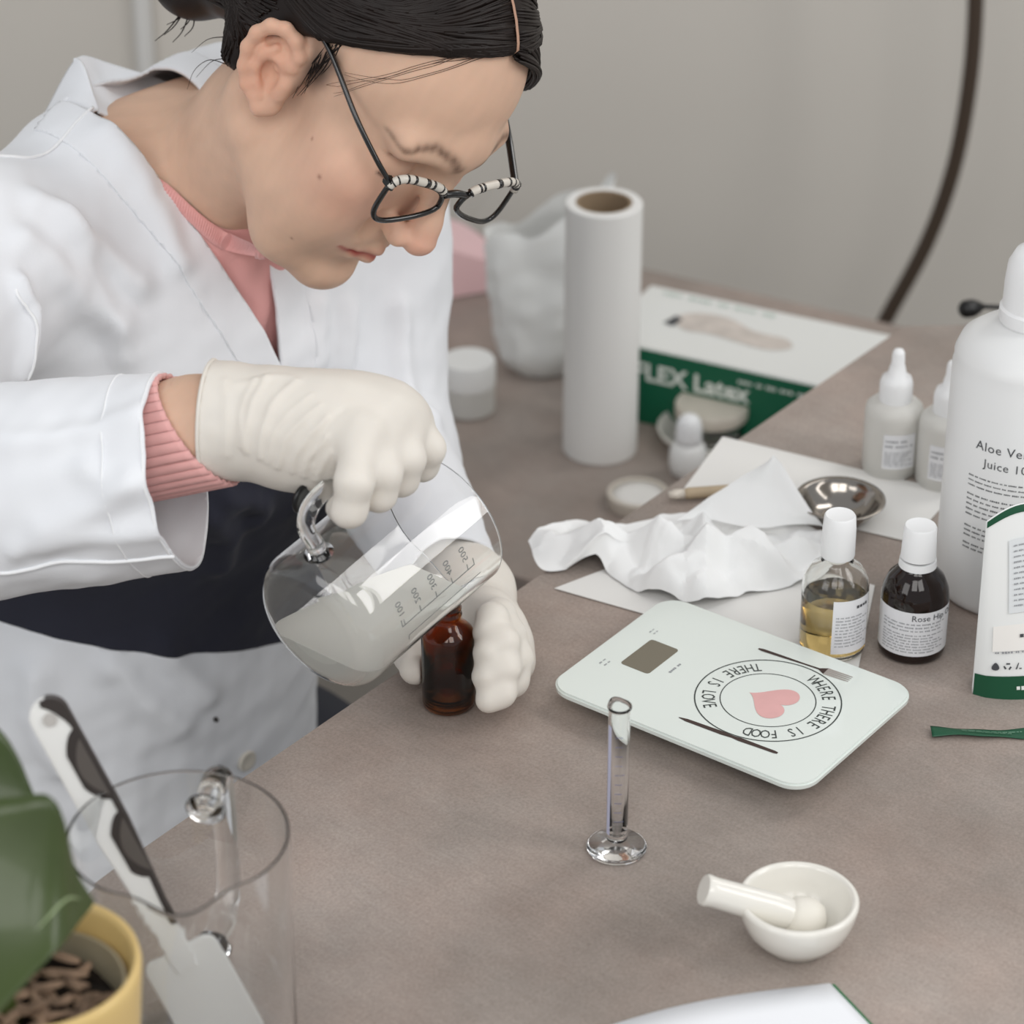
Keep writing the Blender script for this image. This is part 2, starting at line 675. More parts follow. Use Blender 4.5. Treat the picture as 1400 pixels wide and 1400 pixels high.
def concrete():
    m = M('concrete_look_laminate', (150, 142, 136), 0.42, spec=0.35)
    nt = m.node_tree
    p = nt.nodes['Principled BSDF']
    L = nt.links.new
    tc = nt.nodes.new('ShaderNodeTexCoord')
    mp = nt.nodes.new('ShaderNodeMapping')
    mp.inputs['Rotation'].default_value = (0, 0, radians(-50))
    L(tc.outputs['Object'], mp.inputs['Vector'])
    mp2 = nt.nodes.new('ShaderNodeMapping')
    mp2.inputs['Scale'].default_value = (5.5, 1, 1)
    L(mp.outputs['Vector'], mp2.inputs['Vector'])

    def noise(vec, s, d, r=0.55):
        n = nt.nodes.new('ShaderNodeTexNoise')
        n.inputs['Scale'].default_value = s
        n.inputs['Detail'].default_value = d
        n.inputs['Roughness'].default_value = r
        L(vec, n.inputs['Vector'])
        return n.outputs['Fac']

    def ramp(f, stops):
        r = nt.nodes.new('ShaderNodeValToRGB')
        e = r.color_ramp.elements
        e[0].position, e[0].color = stops[0][0], (*lin(stops[0][1]), 1)
        e[1].position, e[1].color = stops[-1][0], (*lin(stops[-1][1]), 1)
        for q, c in stops[1:-1]:
            x = e.new(q); x.color = (*lin(c), 1)
        L(f, r.inputs['Fac'])
        return r.outputs['Color']

    def mix(a, b, f, mode='MIX'):
        x = nt.nodes.new('ShaderNodeMix')
        x.data_type = 'RGBA'; x.blend_type = mode
        if isinstance(f, float): x.inputs['Factor'].default_value = f
        else: L(f, x.inputs['Factor'])
        L(a, x.inputs['A']); L(b, x.inputs['B'])
        return x.outputs['Result']
    big = ramp(noise(mp.outputs['Vector'], 5.0, 8, 0.62), [(0.28, (130, 121, 114)), (0.5, (153, 143, 136)), (0.72, (174, 164, 157))])
    streak = ramp(noise(mp2.outputs['Vector'], 55.0, 6, 0.65), [(0.3, (172, 169, 166)), (0.5, (188, 188, 188)), (0.68, (206, 205, 204))])
    grain = ramp(noise(mp.outputs['Vector'], 520.0, 3, 0.7), [(0.28, (168, 166, 164)), (0.5, (188, 188, 188)), (0.72, (206, 205, 204))])
    c = mix(big, streak, 0.25, 'OVERLAY')
    c = mix(c, grain, 0.75, 'OVERLAY')
    warm = ramp(noise(mp.outputs['Vector'], 11.0, 5, 0.6), [(0.4, (188, 188, 188)), (0.75, (198, 185, 180))])
    c = mix(c, warm, 0.5, 'OVERLAY')
    L(c, p.inputs['Base Color'])
    b = nt.nodes.new('ShaderNodeBump')
    b.inputs['Strength'].default_value = 0.12
    b.inputs['Distance'].default_value = 0.0006
    L(noise(mp2.outputs['Vector'], 120.0, 4), b.inputs['Height'])
    L(b.outputs['Normal'], p.inputs['Normal'])
    return m


m_concrete = concrete()

# ------------------------------------------------------------------ setting
def structure(name, V, F, mat, parent=None, **k):
    o = mesh(name, V, F, mat, parent, smooth=False, **k)
    o['kind'] = 'structure'
    return o


structure('floor', *box((0, 1.2, -0.775), (6, 5, 0.05)), m_floor)
structure('wall_back', *box((0, 2.86, 0.65), (6, 0.1, 2.9)), m_wall)
structure('trim_1', *box((-0.380, 2.802, 0.65), (0.018, 0.016, 2.9), bev=0.004), m_trim)

# near worktop: its edge runs diagonally between the table and the person
e0, e1 = np.array((-0.148, 1.362)), np.array((0.296, 1.943))
d_edge = (e1 - e0) / np.linalg.norm(e1 - e0)
near_end = e0 - d_edge * 0.62
near = [tuple(near_end), tuple(e1), (1.15, 1.985), (1.15, near_end[1])]
near = near[::-1]
wt = root('worktop', (0.4, 1.4, -0.75), 'concrete look grey worktop nearest the camera carrying the kitchen scale and mortar', 'table')
V, F = prism(near, -0.028, 0.0, 0.0015)
mesh('tabletop', V, F, m_concrete, wt, smooth=False)
m_legs = M('dark_metal_legs', (60, 58, 56), 0.5, metal=0.6)
for x, y in ((-0.28, 0.95), (1.08, 0.95), (1.08, 1.90), (0.34, 1.90)):
    mesh('leg', *box((x, y, -0.389), (0.045, 0.045, 0.722)), m_legs, wt, smooth=False)

d1 = np.array((0.88, -0.475)); d1 /= np.linalg.norm(d1)
d2 = np.array((-d1[1], d1[0]))
A = np.array((-0.009, 1.912))
low = [A - 0.66 * d1, A + 0.22 * d1, A + 0.22 * d1 + 0.56 * d2, A - 0.66 * d1 + 0.56 * d2]
lt = root('low_table', (A[0], A[1] + 0.2, -0.75), 'lower grey table behind the worktop carrying the paper roll and glove box', 'table')
V, F = prism([tuple(p) for p in low], -0.228, -0.2, 0.0015)
mesh('tabletop', V, F, m_concrete, lt, smooth=False)
for p in low:
    q = p + (np.mean(low, 0) - p) * 0.12
    mesh('leg', *box((q[0], q[1], -0.489), (0.04, 0.04, 0.522)), m_legs, lt, smooth=False)

# bent tube behind the tables
pole = spline([(0.3686, 2.6000, -0.3421), (0.3786, 2.6000, -0.3132), (0.4139, 2.6000, -0.2283), (0.4345, 2.6000, -0.1459), (0.4426, 2.6000, -0.0583), (0.4417, 2.6000, 0.0229), (0.4347, 2.6000, 0.1089), (0.4167, 2.6000, 0.1991)], 60)
lo = spline([(pole[0][0] - 0.16, 2.60, -0.728), (pole[0][0] - 0.13, 2.60, -0.55), tuple(pole[0])], 12)
o = root('floor_lamp', (pole[0][0] - 0.16, 2.60, -0.75), 'bent brown metal tube curving up the wall behind the tables', 'lamp')
ptop = pole[-1]
arc = spline([tuple(ptop), (ptop[0] - 0.03, 2.59, ptop[2] + 0.16), (ptop[0] - 0.14, 2.55, ptop[2] + 0.36), (ptop[0] - 0.32, 2.50, ptop[2] + 0.46), (ptop[0] - 0.46, 2.46, ptop[2] + 0.44)], 24)
pole = np.vstack([pole[:-1], arc])
mesh('lamp_shade', *lathe([(0.012, 0.0), (0.05, -0.012), (0.095, -0.06), (0.11, -0.11), (0.107, -0.11), (0.092, -0.06), (0.048, -0.016), (0.012, -0.004)], tuple(pole[-1]), 40, closed=True), m_brownpole, o)
mesh('pole', *tube(np.vstack([lo[:-1], pole]), 0.0080, 12), m_brownpole, o)
mesh('base', *lathe([(0, 0), (0.10, 0), (0.10, 0.018), (0.02, 0.024), (0, 0.024)], (pole[0][0] - 0.16, 2.60, -0.75), 40), m_brownpole, o, angle=40)

# ------------------------------------------------------------------ things on the low table
c = (0.0741, 2.1161, -0.2000)
o = root('paper_roll', c, 'tall white paper roll standing upright on the low table', 'paper roll')
r, h = 0.0312, 0.2257
mesh('paper', *lathe([(r - 0.008, 0.0), (r - 0.001, 0.0), (r, 0.001), (r, h - 0.001), (r - 0.001, h), (r - 0.008, h)], c, 64, closed=True), m_roll, o, angle=40)
mesh('core', *lathe([(r - 0.0105, 0.0), (r - 0.008, 0.0), (r - 0.008, h - 0.0003), (r - 0.0105, h - 0.0003)], c, 48, closed=True), m_card, o, angle=40)

c = (-0.0373, 2.1863, -0.2000)
o = root('cream_jar', c, 'small white plastic jar with flat lid beside the coat', 'jar')
mesh('jar_body', *lathe([(0, 0), (0.0205, 0), (0.0225, 0.002), (0.0225, 0.026), (0.020, 0.028), (0, 0.028)], c, 48), m_frost, o, angle=40)
mesh('lid', *lathe([(0, 0.0265), (0.0232, 0.0265), (0.0232, 0.047), (0.022, 0.0492), (0, 0.0492)], c, 48), m_white, o, angle=40)

# glove box
bx = np.array((0.894, -0.448, 0)); by = np.array((0.448, 0.894, 0)); bz = np.array((0, 0, 1.0))
bc = np.array((0.1226, 2.2863, -0.164)) + bx * 0.1175 - by * 0.058
fr = np.stack([bx, by, bz], 1)
o = root('glove_box', (bc[0], bc[1], -0.2), 'white and green cardboard glove box behind the paper roll', 'box')
mesh('carton', *box(bc, (0.235, 0.116, 0.072), fr, 0.0012), M('white_carton', (228, 229, 226), 0.5), o, smooth=False)
fo = bc - by * 0.0582
gp = np.array([(-0.1172, -0.0355, 0), (0.1172, -0.0355, 0), (0.1172, 0.0350, 0), (-0.1172, 0.0350, 0)])
mesh('green_panel', on_plane(gp, fo, bx, bz), [(0, 1, 2, 3)], m_green, o, smooth=False, label='deep green printed front of the box')
tv, tf = text_flat('aFLEX Latex', 0.0225, 'LEFT', bold=0.0007)
tv[:, 0] -= 0.090
tv[:, 1] += 0.013
tp, fp = strips(0.015, 0.105, 0.017, 0.031, 1, 0.0035, 3)
sp, sf = strips(-0.115, -0.075, 0.022, 0.034, 1, 0.006, 5, words=True)
s2, f2 = strips(-0.115, -0.080, -0.026, -0.010, 1, 0.005, 6)
s3, f3 = strips(-0.115, -0.080, -0.036, -0.028, 1, 0.004, 8)
mesh('lettering', on_plane(tv, fo, bx, bz, 0.0006), tf, m_print_w, o, smooth=False, label='white lettering on the green front')
V, F = join((tp, fp), (sp, sf), (s2, f2), (s3, f3))
mesh('small_print', on_plane(V, fo, bx, bz, 0.0006), F, m_print_w, o, smooth=False)
to = bc + bz * 0.0362
V, F = strips(-0.10, 0.02, 0.042, 0.052, 1, 0.006, 9)
mesh('top_print', on_plane(V, to, bx, by), F, M('pale_green_print', (178, 196, 186), 0.6), o, smooth=False)
# flat photograph of two gloved hands printed on the lid
hp = spline([(-0.075, 0.004, 0), (-0.06, 0.022, 0), (-0.03, 0.026, 0), (0.0, 0.012, 0), (0.03, 0.010, 0), (0.04, -0.004, 0), (0.02, -0.016, 0), (-0.03, -0.010, 0), (-0.055, -0.012, 0), (-0.075, 0.004, 0)], 40)
mesh('hand_print', on_plane(hp, to, bx, by), [tuple(range(len(hp) - 1))], M('beige_print', (205, 196, 188), 0.6, var=0.12, vscale=70), o, smooth=False)
hq = np.array([(-0.076, -0.008, 0), (-0.066, -0.010, 0), (-0.064, 0.006, 0), (-0.072, 0.010, 0)])
mesh('dark_print_patch', on_plane(hq, to, bx, by, 0.0005), [(0, 1, 2, 3)], m_print_k, o, smooth=False)

# white dish with glass jar on it
c = (0.1679, 2.1252, -0.2000)
o = root('dish', c, 'white round dish under the metal-lidded glass jar', 'dish')
mesh('bowl', *lathe([(0, 0), (0.030, 0), (0.043, 0.010), (0.0455, 0.016), (0.044, 0.0165), (0.040, 0.011), (0.028, 0.004), (0, 0.004)], c, 56), m_porcelain, o)
c = np.array(c) + (0, 0, 0.0045)
o = root('glass_jar', c, 'round glass jar with flat pale metal lid near the glove box', 'jar')
mesh('glass', *lathe([(0, 0), (0.026, 0), (0.028, 0.003), (0.028, 0.020), (0.026, 0.024), (0.0235, 0.024), (0.0255, 0.019), (0.0255, 0.004), (0, 0.0035)], c, 48), m_glass, o)
mesh('lid', *lathe([(0, 0.0225), (0.0305, 0.0225), (0.0312, 0.0235), (0.0312, 0.032), (0.030, 0.0342), (0.0285, 0.0337), (0, 0.0337)], c, 56), m_lid, o, angle=35)

c = (0.1458, 2.0716, -0.2000)
o = root('dropper_bottle', c, 'white dropper bottle with a rounded teat in front of the glass jar', 'bottle')
mesh('bottle_body', *lathe([(0, 0), (0.010, 0), (0.0145, 0.003), (0.0158, 0.012), (0.0155, 0.022), (0.0130, 0.028), (0.0105, 0.031), (0, 0.031)], c, 40), m_white, o)
mesh('teat', *lathe([(0, 0.030), (0.0110, 0.030), (0.0110, 0.036), (0.0108, 0.042), (0.0102, 0.048), (0.0080, 0.0525), (0.0045, 0.0550), (0, 0.0556)], c, 36), m_capwhite, o)

c = (0.1025, 2.0200, -0.2000)
o = root('shallow_tin', c, 'shallow round tin with white contents behind the crumpled tissue', 'tin')
mesh('tin_wall', *lathe([(0, 0), (0.0245, 0), (0.0252, 0.001), (0.0252, 0.0115), (0.0245, 0.0122), (0.0215, 0.0122), (0.0215, 0.008), (0, 0.008)], c, 56), m_lid, o, angle=35)
mesh('contents', *lathe([(0, 0.0104), (0.006, 0.0108), (0.012, 0.0099), (0.0213, 0.0102), (0.0213, 0.0085), (0, 0.0085)], c, 40), M('white_cream', (232, 230, 226), 0.5, bump=0.5, bscale=120, bdist=0.002), o)

# crumpled plastic bag behind the roll
bagc = np.array((0.0274, 2.2703, -0.2000))
def bag_fn(u, v):
    t = u * 2 * pi
    z = v * (0.128 + 0.050 * (0.5 + 0.5 * cos(t - 0.15)) ** 1.5 + 0.006 * sin(5 * t + 1))
    rx = 0.037 + 0.020 * v ** 0.8
    ry = 0.030 - 0.014 * v * v
    k = 1 + 0.05 * sin(3 * t + 4 * v) * v + 0.035 * sin(7 * t + 2 + 5 * v) * v + 0.02 * sin(11 * t - 4 * v)
    if v < 0.12: k *= (0.78 + 0.22 * (v / 0.12) ** 0.5)
    return bagc + np.array((rx * k * cos(t) + 0.004 * v, ry * k * sin(t), z))
V, F = grid(bag_fn, 73, 34)
nbv = len(V)
V = np.vstack([V, bagc[None, :] + (0, 0, 0.002)])
F = F + [(nbv, i * 34, (i + 1) * 34) for i in range(72)]
V[:, 2] += 0.002 * sines(V, 12, 4) * (V[:, 2] > -0.18)
V[:, :2] += 0.0022 * np.stack([sines(V, 11, 5), sines(V, 11, 6)], 1)
V[:, :2] += 0.0016 * np.stack([sines(V, 26, 7, 2), sines(V, 26, 8, 2)], 1)
V[:, 2] = np.maximum(V[:, 2], -0.1995)
o = mesh('plastic_bag', V, F, m_bag, org=bagc)
tag(o, 'crumpled white plastic bag standing behind the paper roll', 'bag')

# pink folded fabric at the far end of the low table
pc = np.array((-0.0604, 2.4249, -0.2000))
pa = np.array((-0.0706, 2.3933, -0.2000)); pb = np.array((-0.0083, 2.4313, -0.2000))
ux = (pb - pa); ux[2] = 0; lx = np.linalg.norm(ux); ux /= lx; uy = np.array((-ux[1], ux[0], 0))
def pink_top(u, v):
    z = 0.082 - 0.046 * u ** 1.3 - 0.008 * abs(2 * v - 1) ** 3 + 0.003 * sin(6 * u + 3 * v)
    return pa + ux * (u * lx * 1.75 - lx * 0.75) + uy * (v * 0.11 + 0.006 * sin(4 * u)) + np.array((0, 0, max(z, 0.004)))
V, F = grid(pink_top, 26, 16)
n = len(V)
Vb = V.copy(); Vb[:, 2] = -0.1985
ring = [i * 16 for i in range(26)] + [25 * 16 + j for j in range(1, 16)] + [i * 16 + 15 for i in range(24, -1, -1)] + [j for j in range(14, 0, -1)]
F2 = F + [tuple(a + n for a in f[::-1]) for f in F] + [(ring[k], ring[k] + n, ring[(k + 1) % len(ring)] + n, ring[(k + 1) % len(ring)]) for k in range(len(ring))]
o = mesh('folded_cloth', np.vstack([V, Vb]), F2, m_pinkcloth, org=pa, angle=50)
tag(o, 'pale pink folded cloth lying beyond the coat sleeve', 'cloth')

# ------------------------------------------------------------------ papers, tissue, bowl on the worktop
def sheet(name, pts, z, label, cat, mat, sub=14, curl=0.0):
    a, b, c_, d = [np.array(p[:2]) for p in pts]
    def fn(u, v):
        p = a * (1 - u) * (1 - v) + b * u * (1 - v) + c_ * u * v + d * (1 - u) * v
        return np.array((p[0], p[1], z + curl * (u * (1 - u) * 4) * 0.0 + curl * max(0, 0.25 - v) * 4 * 0.25))
    V, F = grid(fn, sub, sub, thick=0.0004)
    o = mesh(name, V, F, mat, org=(a[0], a[1], z), smooth=False)
    tag(o, label, cat)
    return o


sheet('paper_sheet', [(0.1478, 1.7634, 0.0010), (0.1167, 1.6890, 0.0010), (0.2620, 1.6174, 0.0010), (0.3003, 1.6840, 0.0010)], 0.0012, 'white paper sheet behind the steel bowl overhanging the worktop edge', 'paper', m_paper_warm)
sheet('paper_sheet', [(0.0271, 1.5591, 0.0010), (0.2102, 1.4581, 0.0010), (0.2324, 1.5627, 0.0010), (0.1157, 1.6231, 0.0010)], 0.0010, 'white paper sheet under the crumpled tissue and the kitchen scale', 'paper', m_paper_warm)

c = np.array((0.2176, 1.6445, 0.0020)); c[2] = 0.0022
o = root('steel_bowl', c, 'small shiny steel bowl between the tissue and the white bottles', 'bowl')
mesh('bowl', *lathe([(0, 0), (0.013, 0), (0.020, 0.0042), (0.0255, 0.0115), (0.0272, 0.0150), (0.0300, 0.0160), (0.0298, 0.0167), (0.0265, 0.0160), (0.0246, 0.0120), (0.019, 0.0055), (0.012, 0.0014), (0, 0.0012)], c, 64), m_steel, o)

a, b = np.array((0.1154, 1.6749, 0.0050)), np.array((0.1562, 1.6809, 0.0050))
o = root('wooden_spatula', (a[0], a[1], 0.001), 'small pale wooden handle poking out beside the shallow tin', 'spatula')
V, F = tube(spline([a, (a + b) / 2, b], 12), [0.0032] + [0.0040] * 10 + [0.0032], 14)
mesh('handle', V, F, m_wood, o)
t2 = a + (a - b) / np.linalg.norm(a - b) * 0.010
mesh('ferrule', *tube([t2, (a + t2) / 2, a + (b - a) * 0.02], [0.0022, 0.0036, 0.0034], 14), m_lid, o)

# crumpled tissue
def fold_noise(x, y, seed=3, n=16, f=1.0):
    r = random.Random(seed)
    h = 0.0
    for i in range(n):
        t = r.uniform(0, 2 * pi); c0 = r.uniform(-0.08, 0.08); s = r.uniform(0.10, 0.32)
        h += s * abs((x * cos(t) + y * sin(t)) * f - c0) * (1 if r.random() < 0.5 else -1)
    return h


outl = [np.array(p) for p in ((0.0105, 1.6123, 0.0040), (0.0216, 1.6251, 0.0160), (0.0405, 1.6342, 0.0180), (0.0653, 1.6355, 0.0100), (0.0899, 1.6448, 0.0080), (0.1148, 1.6542, 0.0060), (0.1462, 1.6511, 0.0100), (0.1754, 1.6511, 0.0100), (0.1992, 1.6327, 0.0060), (0.2155, 1.6117, 0.0060), (0.1990, 1.5778, 0.0040), (0.1777, 1.5595, 0.0030), (0.1480, 1.5487, 0.0030), (0.1210, 1.5337, 0.0030), (0.0951, 1.5434, 0.0030), (0.0784, 1.5541, 0.0030), (0.0667, 1.5685, 0.0030), (0.0521, 1.5850, 0.0030), (0.0212, 1.5793, 0.0020))]
ctr = np.mean(outl, 0)
NA = 200
ring_o = spline(outl + [outl[0]], NA + 1)[:-1]
V, F = [], []
NR = 54
for i in range(NR + 1):
    s = i / NR
    for k in range(NA):
        p = ctr + (ring_o[k] - ctr) * s
        x, y = p[0] - ctr[0], p[1] - ctr[1]
        w = (1 - s ** 4)
        h = 0.012 * w + 0.40 * w * fold_noise(x, y, 11, 18) * 0.55 + 0.11 * fold_noise(x + 0.3, y, 5, 14, 3.4) * (0.35 + 0.65 * w)
        h += ring_o[k][2] * s * s
        V.append((p[0], p[1], 0.0035 + max(0.0, h)))
RID = [((0.0285, 1.6047, 0.0200), (0.0945, 1.5906, 0.0200), 0.016, 0.014), ((0.0945, 1.5906, 0.0200), (0.1814, 1.5583, 0.0200), 0.018, 0.012), ((0.0789, 1.5479, 0.0100), (0.1902, 1.5983, 0.0100), 0.012, 0.009), ((0.0480, 1.6239, 0.0200), (0.0698, 1.5583, 0.0200), 0.010, 0.010), ((0.1261, 1.6413, 0.0100), (0.1222, 1.5346, 0.0100), 0.012, 0.008), ((0.1464, 1.5843, 0.0100), (0.1865, 1.5569, 0.0100), 0.010, 0.007)]
V = np.array(V)
def crumple(P, seed, n, wl, amp):
    r = np.random.default_rng(seed)
    out = np.zeros(len(P))
    for _ in range(n):
        t = r.uniform(0, 2 * pi); w = wl * r.uniform(0.7, 1.8)
        ph = (P[:, 0] * cos(t) + P[:, 1] * sin(t)) / w + r.uniform(0, 1) + 0.15 * np.sin(P[:, 1] * 60 + r.uniform(0, 6))
        out += amp * r.uniform(0.4, 1.0) * (4 * np.abs(ph - np.floor(ph + 0.5)) - 1) / n ** 0.5
    return out
s_ = np.repeat(np.arange(NR + 1) / NR, NA)
V[:, 2] = np.maximum(0.002, V[:, 2] + crumple(V, 3, 9, 0.034, 0.0060) + crumple(V, 8, 8, 0.014, 0.0016))
for q0, q1, hh, ww in RID:
    P2 = V.copy(); P2[:, 2] = 0
    a2 = np.array((*q0[:2], 0)); b2 = np.array((*q1[:2], 0))
    dd = line_dist(P2, [a2, b2])
    s = np.repeat(np.arange(NR + 1) / NR, NA)
    V[:, 2] += hh * np.maximum(0, 1 - dd / ww * 0.6) * (1 - s ** 6)
for i in range(NR):
    for k in range(NA):
        l = (k + 1) % NA
        F.append((i * NA + k, (i + 1) * NA + k, (i + 1) * NA + l, i * NA + l))
# standing fold of the same tissue
apex = np.array((0.1724, 1.6535, 0.0470))
bl, br = np.array((0.1083, 1.6262, 0.0120)), np.array((0.2060, 1.6235, 0.0080))
def flap(u, v):
    p = bl * (1 - u) + br * u
    top = apex + (np.array((0.1637, 1.6436, 0.0420)) - apex) * max(0, 0.5 - u) + (np.array((0.1805, 1.6436, 0.0420)) - apex) * max(0, u - 0.5)
    q = p * (1 - v) + top * v
    q = q + np.array((0, 1, 0)) * (0.006 * sin(u * 5) * v * (1 - v) * 4 + 0.004 * sin(9 * u + 4 * v)) * (1 - v)
    return q
Vf, Ff = grid(flap, 30, 24)
Vf = Vf + np.array((0.2, -1, 0.2)) * crumple(np.stack([Vf[:, 0] * 1.5, Vf[:, 2] * 1.5, Vf[:, 2]], 1), 12, 6, 0.03, 0.0022)[:, None]
V, F = join((V, F), (Vf, Ff))
o = mesh('tissue', V, F, m_tissue, org=ctr, angle=22)
tag(o, 'crumpled white tissue paper lying behind the kitchen scale', 'tissue')

# ------------------------------------------------------------------ bottles
def small_dropper(c, label, az_off, name='nozzle_bottle'):
    o = root(name, c, label, 'bottle', None)
    mesh('bottle_body', *lathe([(0, 0), (0.018, 0), (0.0198, 0.0018), (0.0200, 0.044), (0.0192, 0.049), (0.0155, 0.0525), (0.0105, 0.054), (0, 0.054)], c, 48), m_frost, o, angle=50)
    mesh('screw_cap', *lathe([(0, 0.0535), (0.0113, 0.0535), (0.0113, 0.066), (0.0100, 0.0705), (0.0065, 0.0725), (0.0052, 0.079), (0.0046, 0.080), (0.0042, 0.0885), (0.003, 0.091), (0, 0.0915)], c, 36), m_capwhite, o, angle=60)
    az = face_az(c) + az_off
    L = mesh('label', *label_patch(c, 0.02, az, 0.023, 0.010, 0.036), m_label, o)
    V, F = join(strips(-0.010, 0.010, 0.0255, 0.033, 2, 0.0016, 2), strips(-0.010, 0.010, 0.012, 0.0235, 6, 0.0010, 4))
    mesh('small_print', on_cyl(V, c, 0.02, az, 0.0005), F, m_print_g, L, smooth=False)
    return o


small_dropper((0.2604, 1.7196, 0.0000), 'milky nozzle bottle with white label, left of the big white bottle', 0.28)
small_dropper((0.2949, 1.7020, 0.0000), 'milky nozzle bottle half hidden behind the big white bottle', 0.0)

c = np.array((0.3196, 1.5653, 0.0000))
o = root('juice_bottle', c, 'big white plastic bottle of juice with a white flip cap', 'bottle')
r = 0.0488
mesh('bottle_body', *lathe([(0, 0.001), (r - 0.004, 0), (r - 0.001, 0.003), (r, 0.008), (r, 0.158), (r - 0.001, 0.160), (r - 0.0008, 0.166), (r - 0.004, 0.174), (r - 0.012, 0.180), (0.026, 0.1845), (0.0215, 0.187), (0.0215, 0.190), (0, 0.190)], c, 72), M('white_hdpe', (233, 234, 234), 0.38, var=0.01), o, angle=50)
mesh('cap', *lathe([(0, 0.189), (0.0230, 0.189), (0.0235, 0.191), (0.0233, 0.197), (0.0218, 0.1985), (0.0216, 0.214), (0.0205, 0.226), (0.0165, 0.234), (0.009, 0.2375), (0, 0.2380)], c, 48), m_capwhite, o, angle=40)
az = face_az(c) + 0.06
t1, f1 = text_flat('Aloe Vera Plant', 0.0086, 'LEFT', 1.08); t1[:, 0] += -0.0335; t1[:, 1] += 0.1205
t2_, f2 = text_flat('Juice 100%', 0.0080, 'LEFT', 1.08); t2_[:, 0] += -0.0270; t2_[:, 1] += 0.1095
mesh('lettering', on_cyl(t1, c, r, az), f1, m_print_k, o, smooth=False)
mesh('lettering', on_cyl(t2_, c, r, az), f2, m_print_k, o, smooth=False)
V, F = join(strips(-0.037, 0.045, 0.0900, 0.1000, 3, 0.0010, 11), strips(-0.037, 0.045, 0.0695, 0.0870, 5, 0.0012, 12), strips(-0.037, 0.045, 0.0545, 0.0645, 3, 0.0012, 13), strips(-0.037, 0.045, 0.0460, 0.0520, 2, 0.0012, 14))
mesh('small_print', on_cyl(V, c, r, az), F, m_print_k, o, smooth=False)

# bottle of pale yellow oil
c = np.array((0.1976, 1.4889, 0.0014))
o = root('oil_bottle', c, 'clear bottle half full of pale yellow oil with a white cap', 'bottle')
R = 0.0205
prof = [(0, 0.001), (R - 0.003, 0), (R - 0.0006, 0.002), (R, 0.005), (R, 0.046), (R - 0.0012, 0.0515), (R - 0.005, 0.0575), (R - 0.010, 0.0615), (0.0092, 0.0635), (0.0088, 0.072), (0.0072, 0.072), (0.0076, 0.0625), (R - 0.0115, 0.0600), (R - 0.0062, 0.0560), (R - 0.0024, 0.0505), (R - 0.0012, 0.0456), (R - 0.0012, 0.005), (R - 0.003, 0.0024), (0, 0.0026)]
mesh('glass', *lathe(prof, c, 64), m_pet, o)
mesh('oil', *lathe([(0, 0.0029), (R - 0.0032, 0.0026), (R - 0.0011, 0.0050), (R - 0.0011, 0.0385), (0, 0.0382)], c, 56), m_oil, o, angle=40)
mesh('cap', *lathe([(0, 0.0660), (0.0101, 0.0660), (0.0104, 0.0670), (0.0102, 0.0850), (0.0096, 0.0930), (0.0088, 0.0943), (0.0074, 0.0939), (0, 0.0939)], c, 48), m_capwhite, o, angle=40)
az = face_az(c) + 0.66
L = mesh('label', *label_patch(c, R, az, 0.028, 0.0075, 0.0450, lift=0.0003), m_label, o)
V, F = strips(0.001, 0.0125, 0.0375, 0.0415, 1, 0.0022, 21)
mesh('title_print', on_cyl(V, c, R, az, 0.0006), F, m_print_k, L, smooth=False)
V, F = strips(-0.012, 0.012, 0.012, 0.0345, 10, 0.0009, 22)
mesh('small_print', on_cyl(V, c, R, az, 0.0006), F, m_print_g, L, smooth=False)

# dark bottle
c = np.array((0.2465, 1.4886, 0.0000))
o = root('rosehip_bottle', c, 'dark brown glass bottle with a white label and white cap', 'bottle')
R = 0.0208
mesh('glass', *lathe([(0, 0.001), (R - 0.003, 0), (R - 0.0005, 0.002), (R, 0.005), (R, 0.040), (R - 0.0008, 0.046), (R - 0.004, 0.0535), (R - 0.009, 0.0585), (0.0098, 0.0605), (0.0094, 0.064), (0, 0.064)], c, 64), m_brown, o)
mesh('tamper_ring', *lathe([(0.0095, 0.0610), (0.0116, 0.0608), (0.0112, 0.0655), (0.0094, 0.0655)], c, 48, closed=True), m_capwhite, o, angle=40)
mesh('cap', *lathe([(0, 0.0668), (0.0108, 0.0668), (0.0106, 0.0700), (0.0100, 0.0870), (0.0092, 0.0884), (0.0080, 0.0880), (0, 0.0880)], c, 48), m_capwhite, o, angle=40)
mesh('neck', *lathe([(0, 0.0635), (0.0092, 0.0635), (0.0092, 0.068), (0, 0.068)], c, 36), m_black, o, angle=40)
az = face_az(c) + 0.05
L = mesh('label', *label_patch(c, R, az, 0.060, 0.0075, 0.0385, n=36), m_label, o)
t1, f1 = text_flat('Rose Hip Oil', 0.0058, 'LEFT', 1.0); t1[:, 0] += -0.002; t1[:, 1] += 0.0345
mesh('lettering', on_cyl(t1, c, R, az, 0.0005), f1, m_print_k, L, smooth=False)
V, F = join(strips(-0.021, 0.021, 0.0245, 0.0315, 3, 0.0010, 31), strips(-0.021, 0.021, 0.0095, 0.0235, 7, 0.0009, 32))
mesh('small_print', on_cyl(V, c, R, az, 0.0005), F, m_print_g, L, smooth=False)

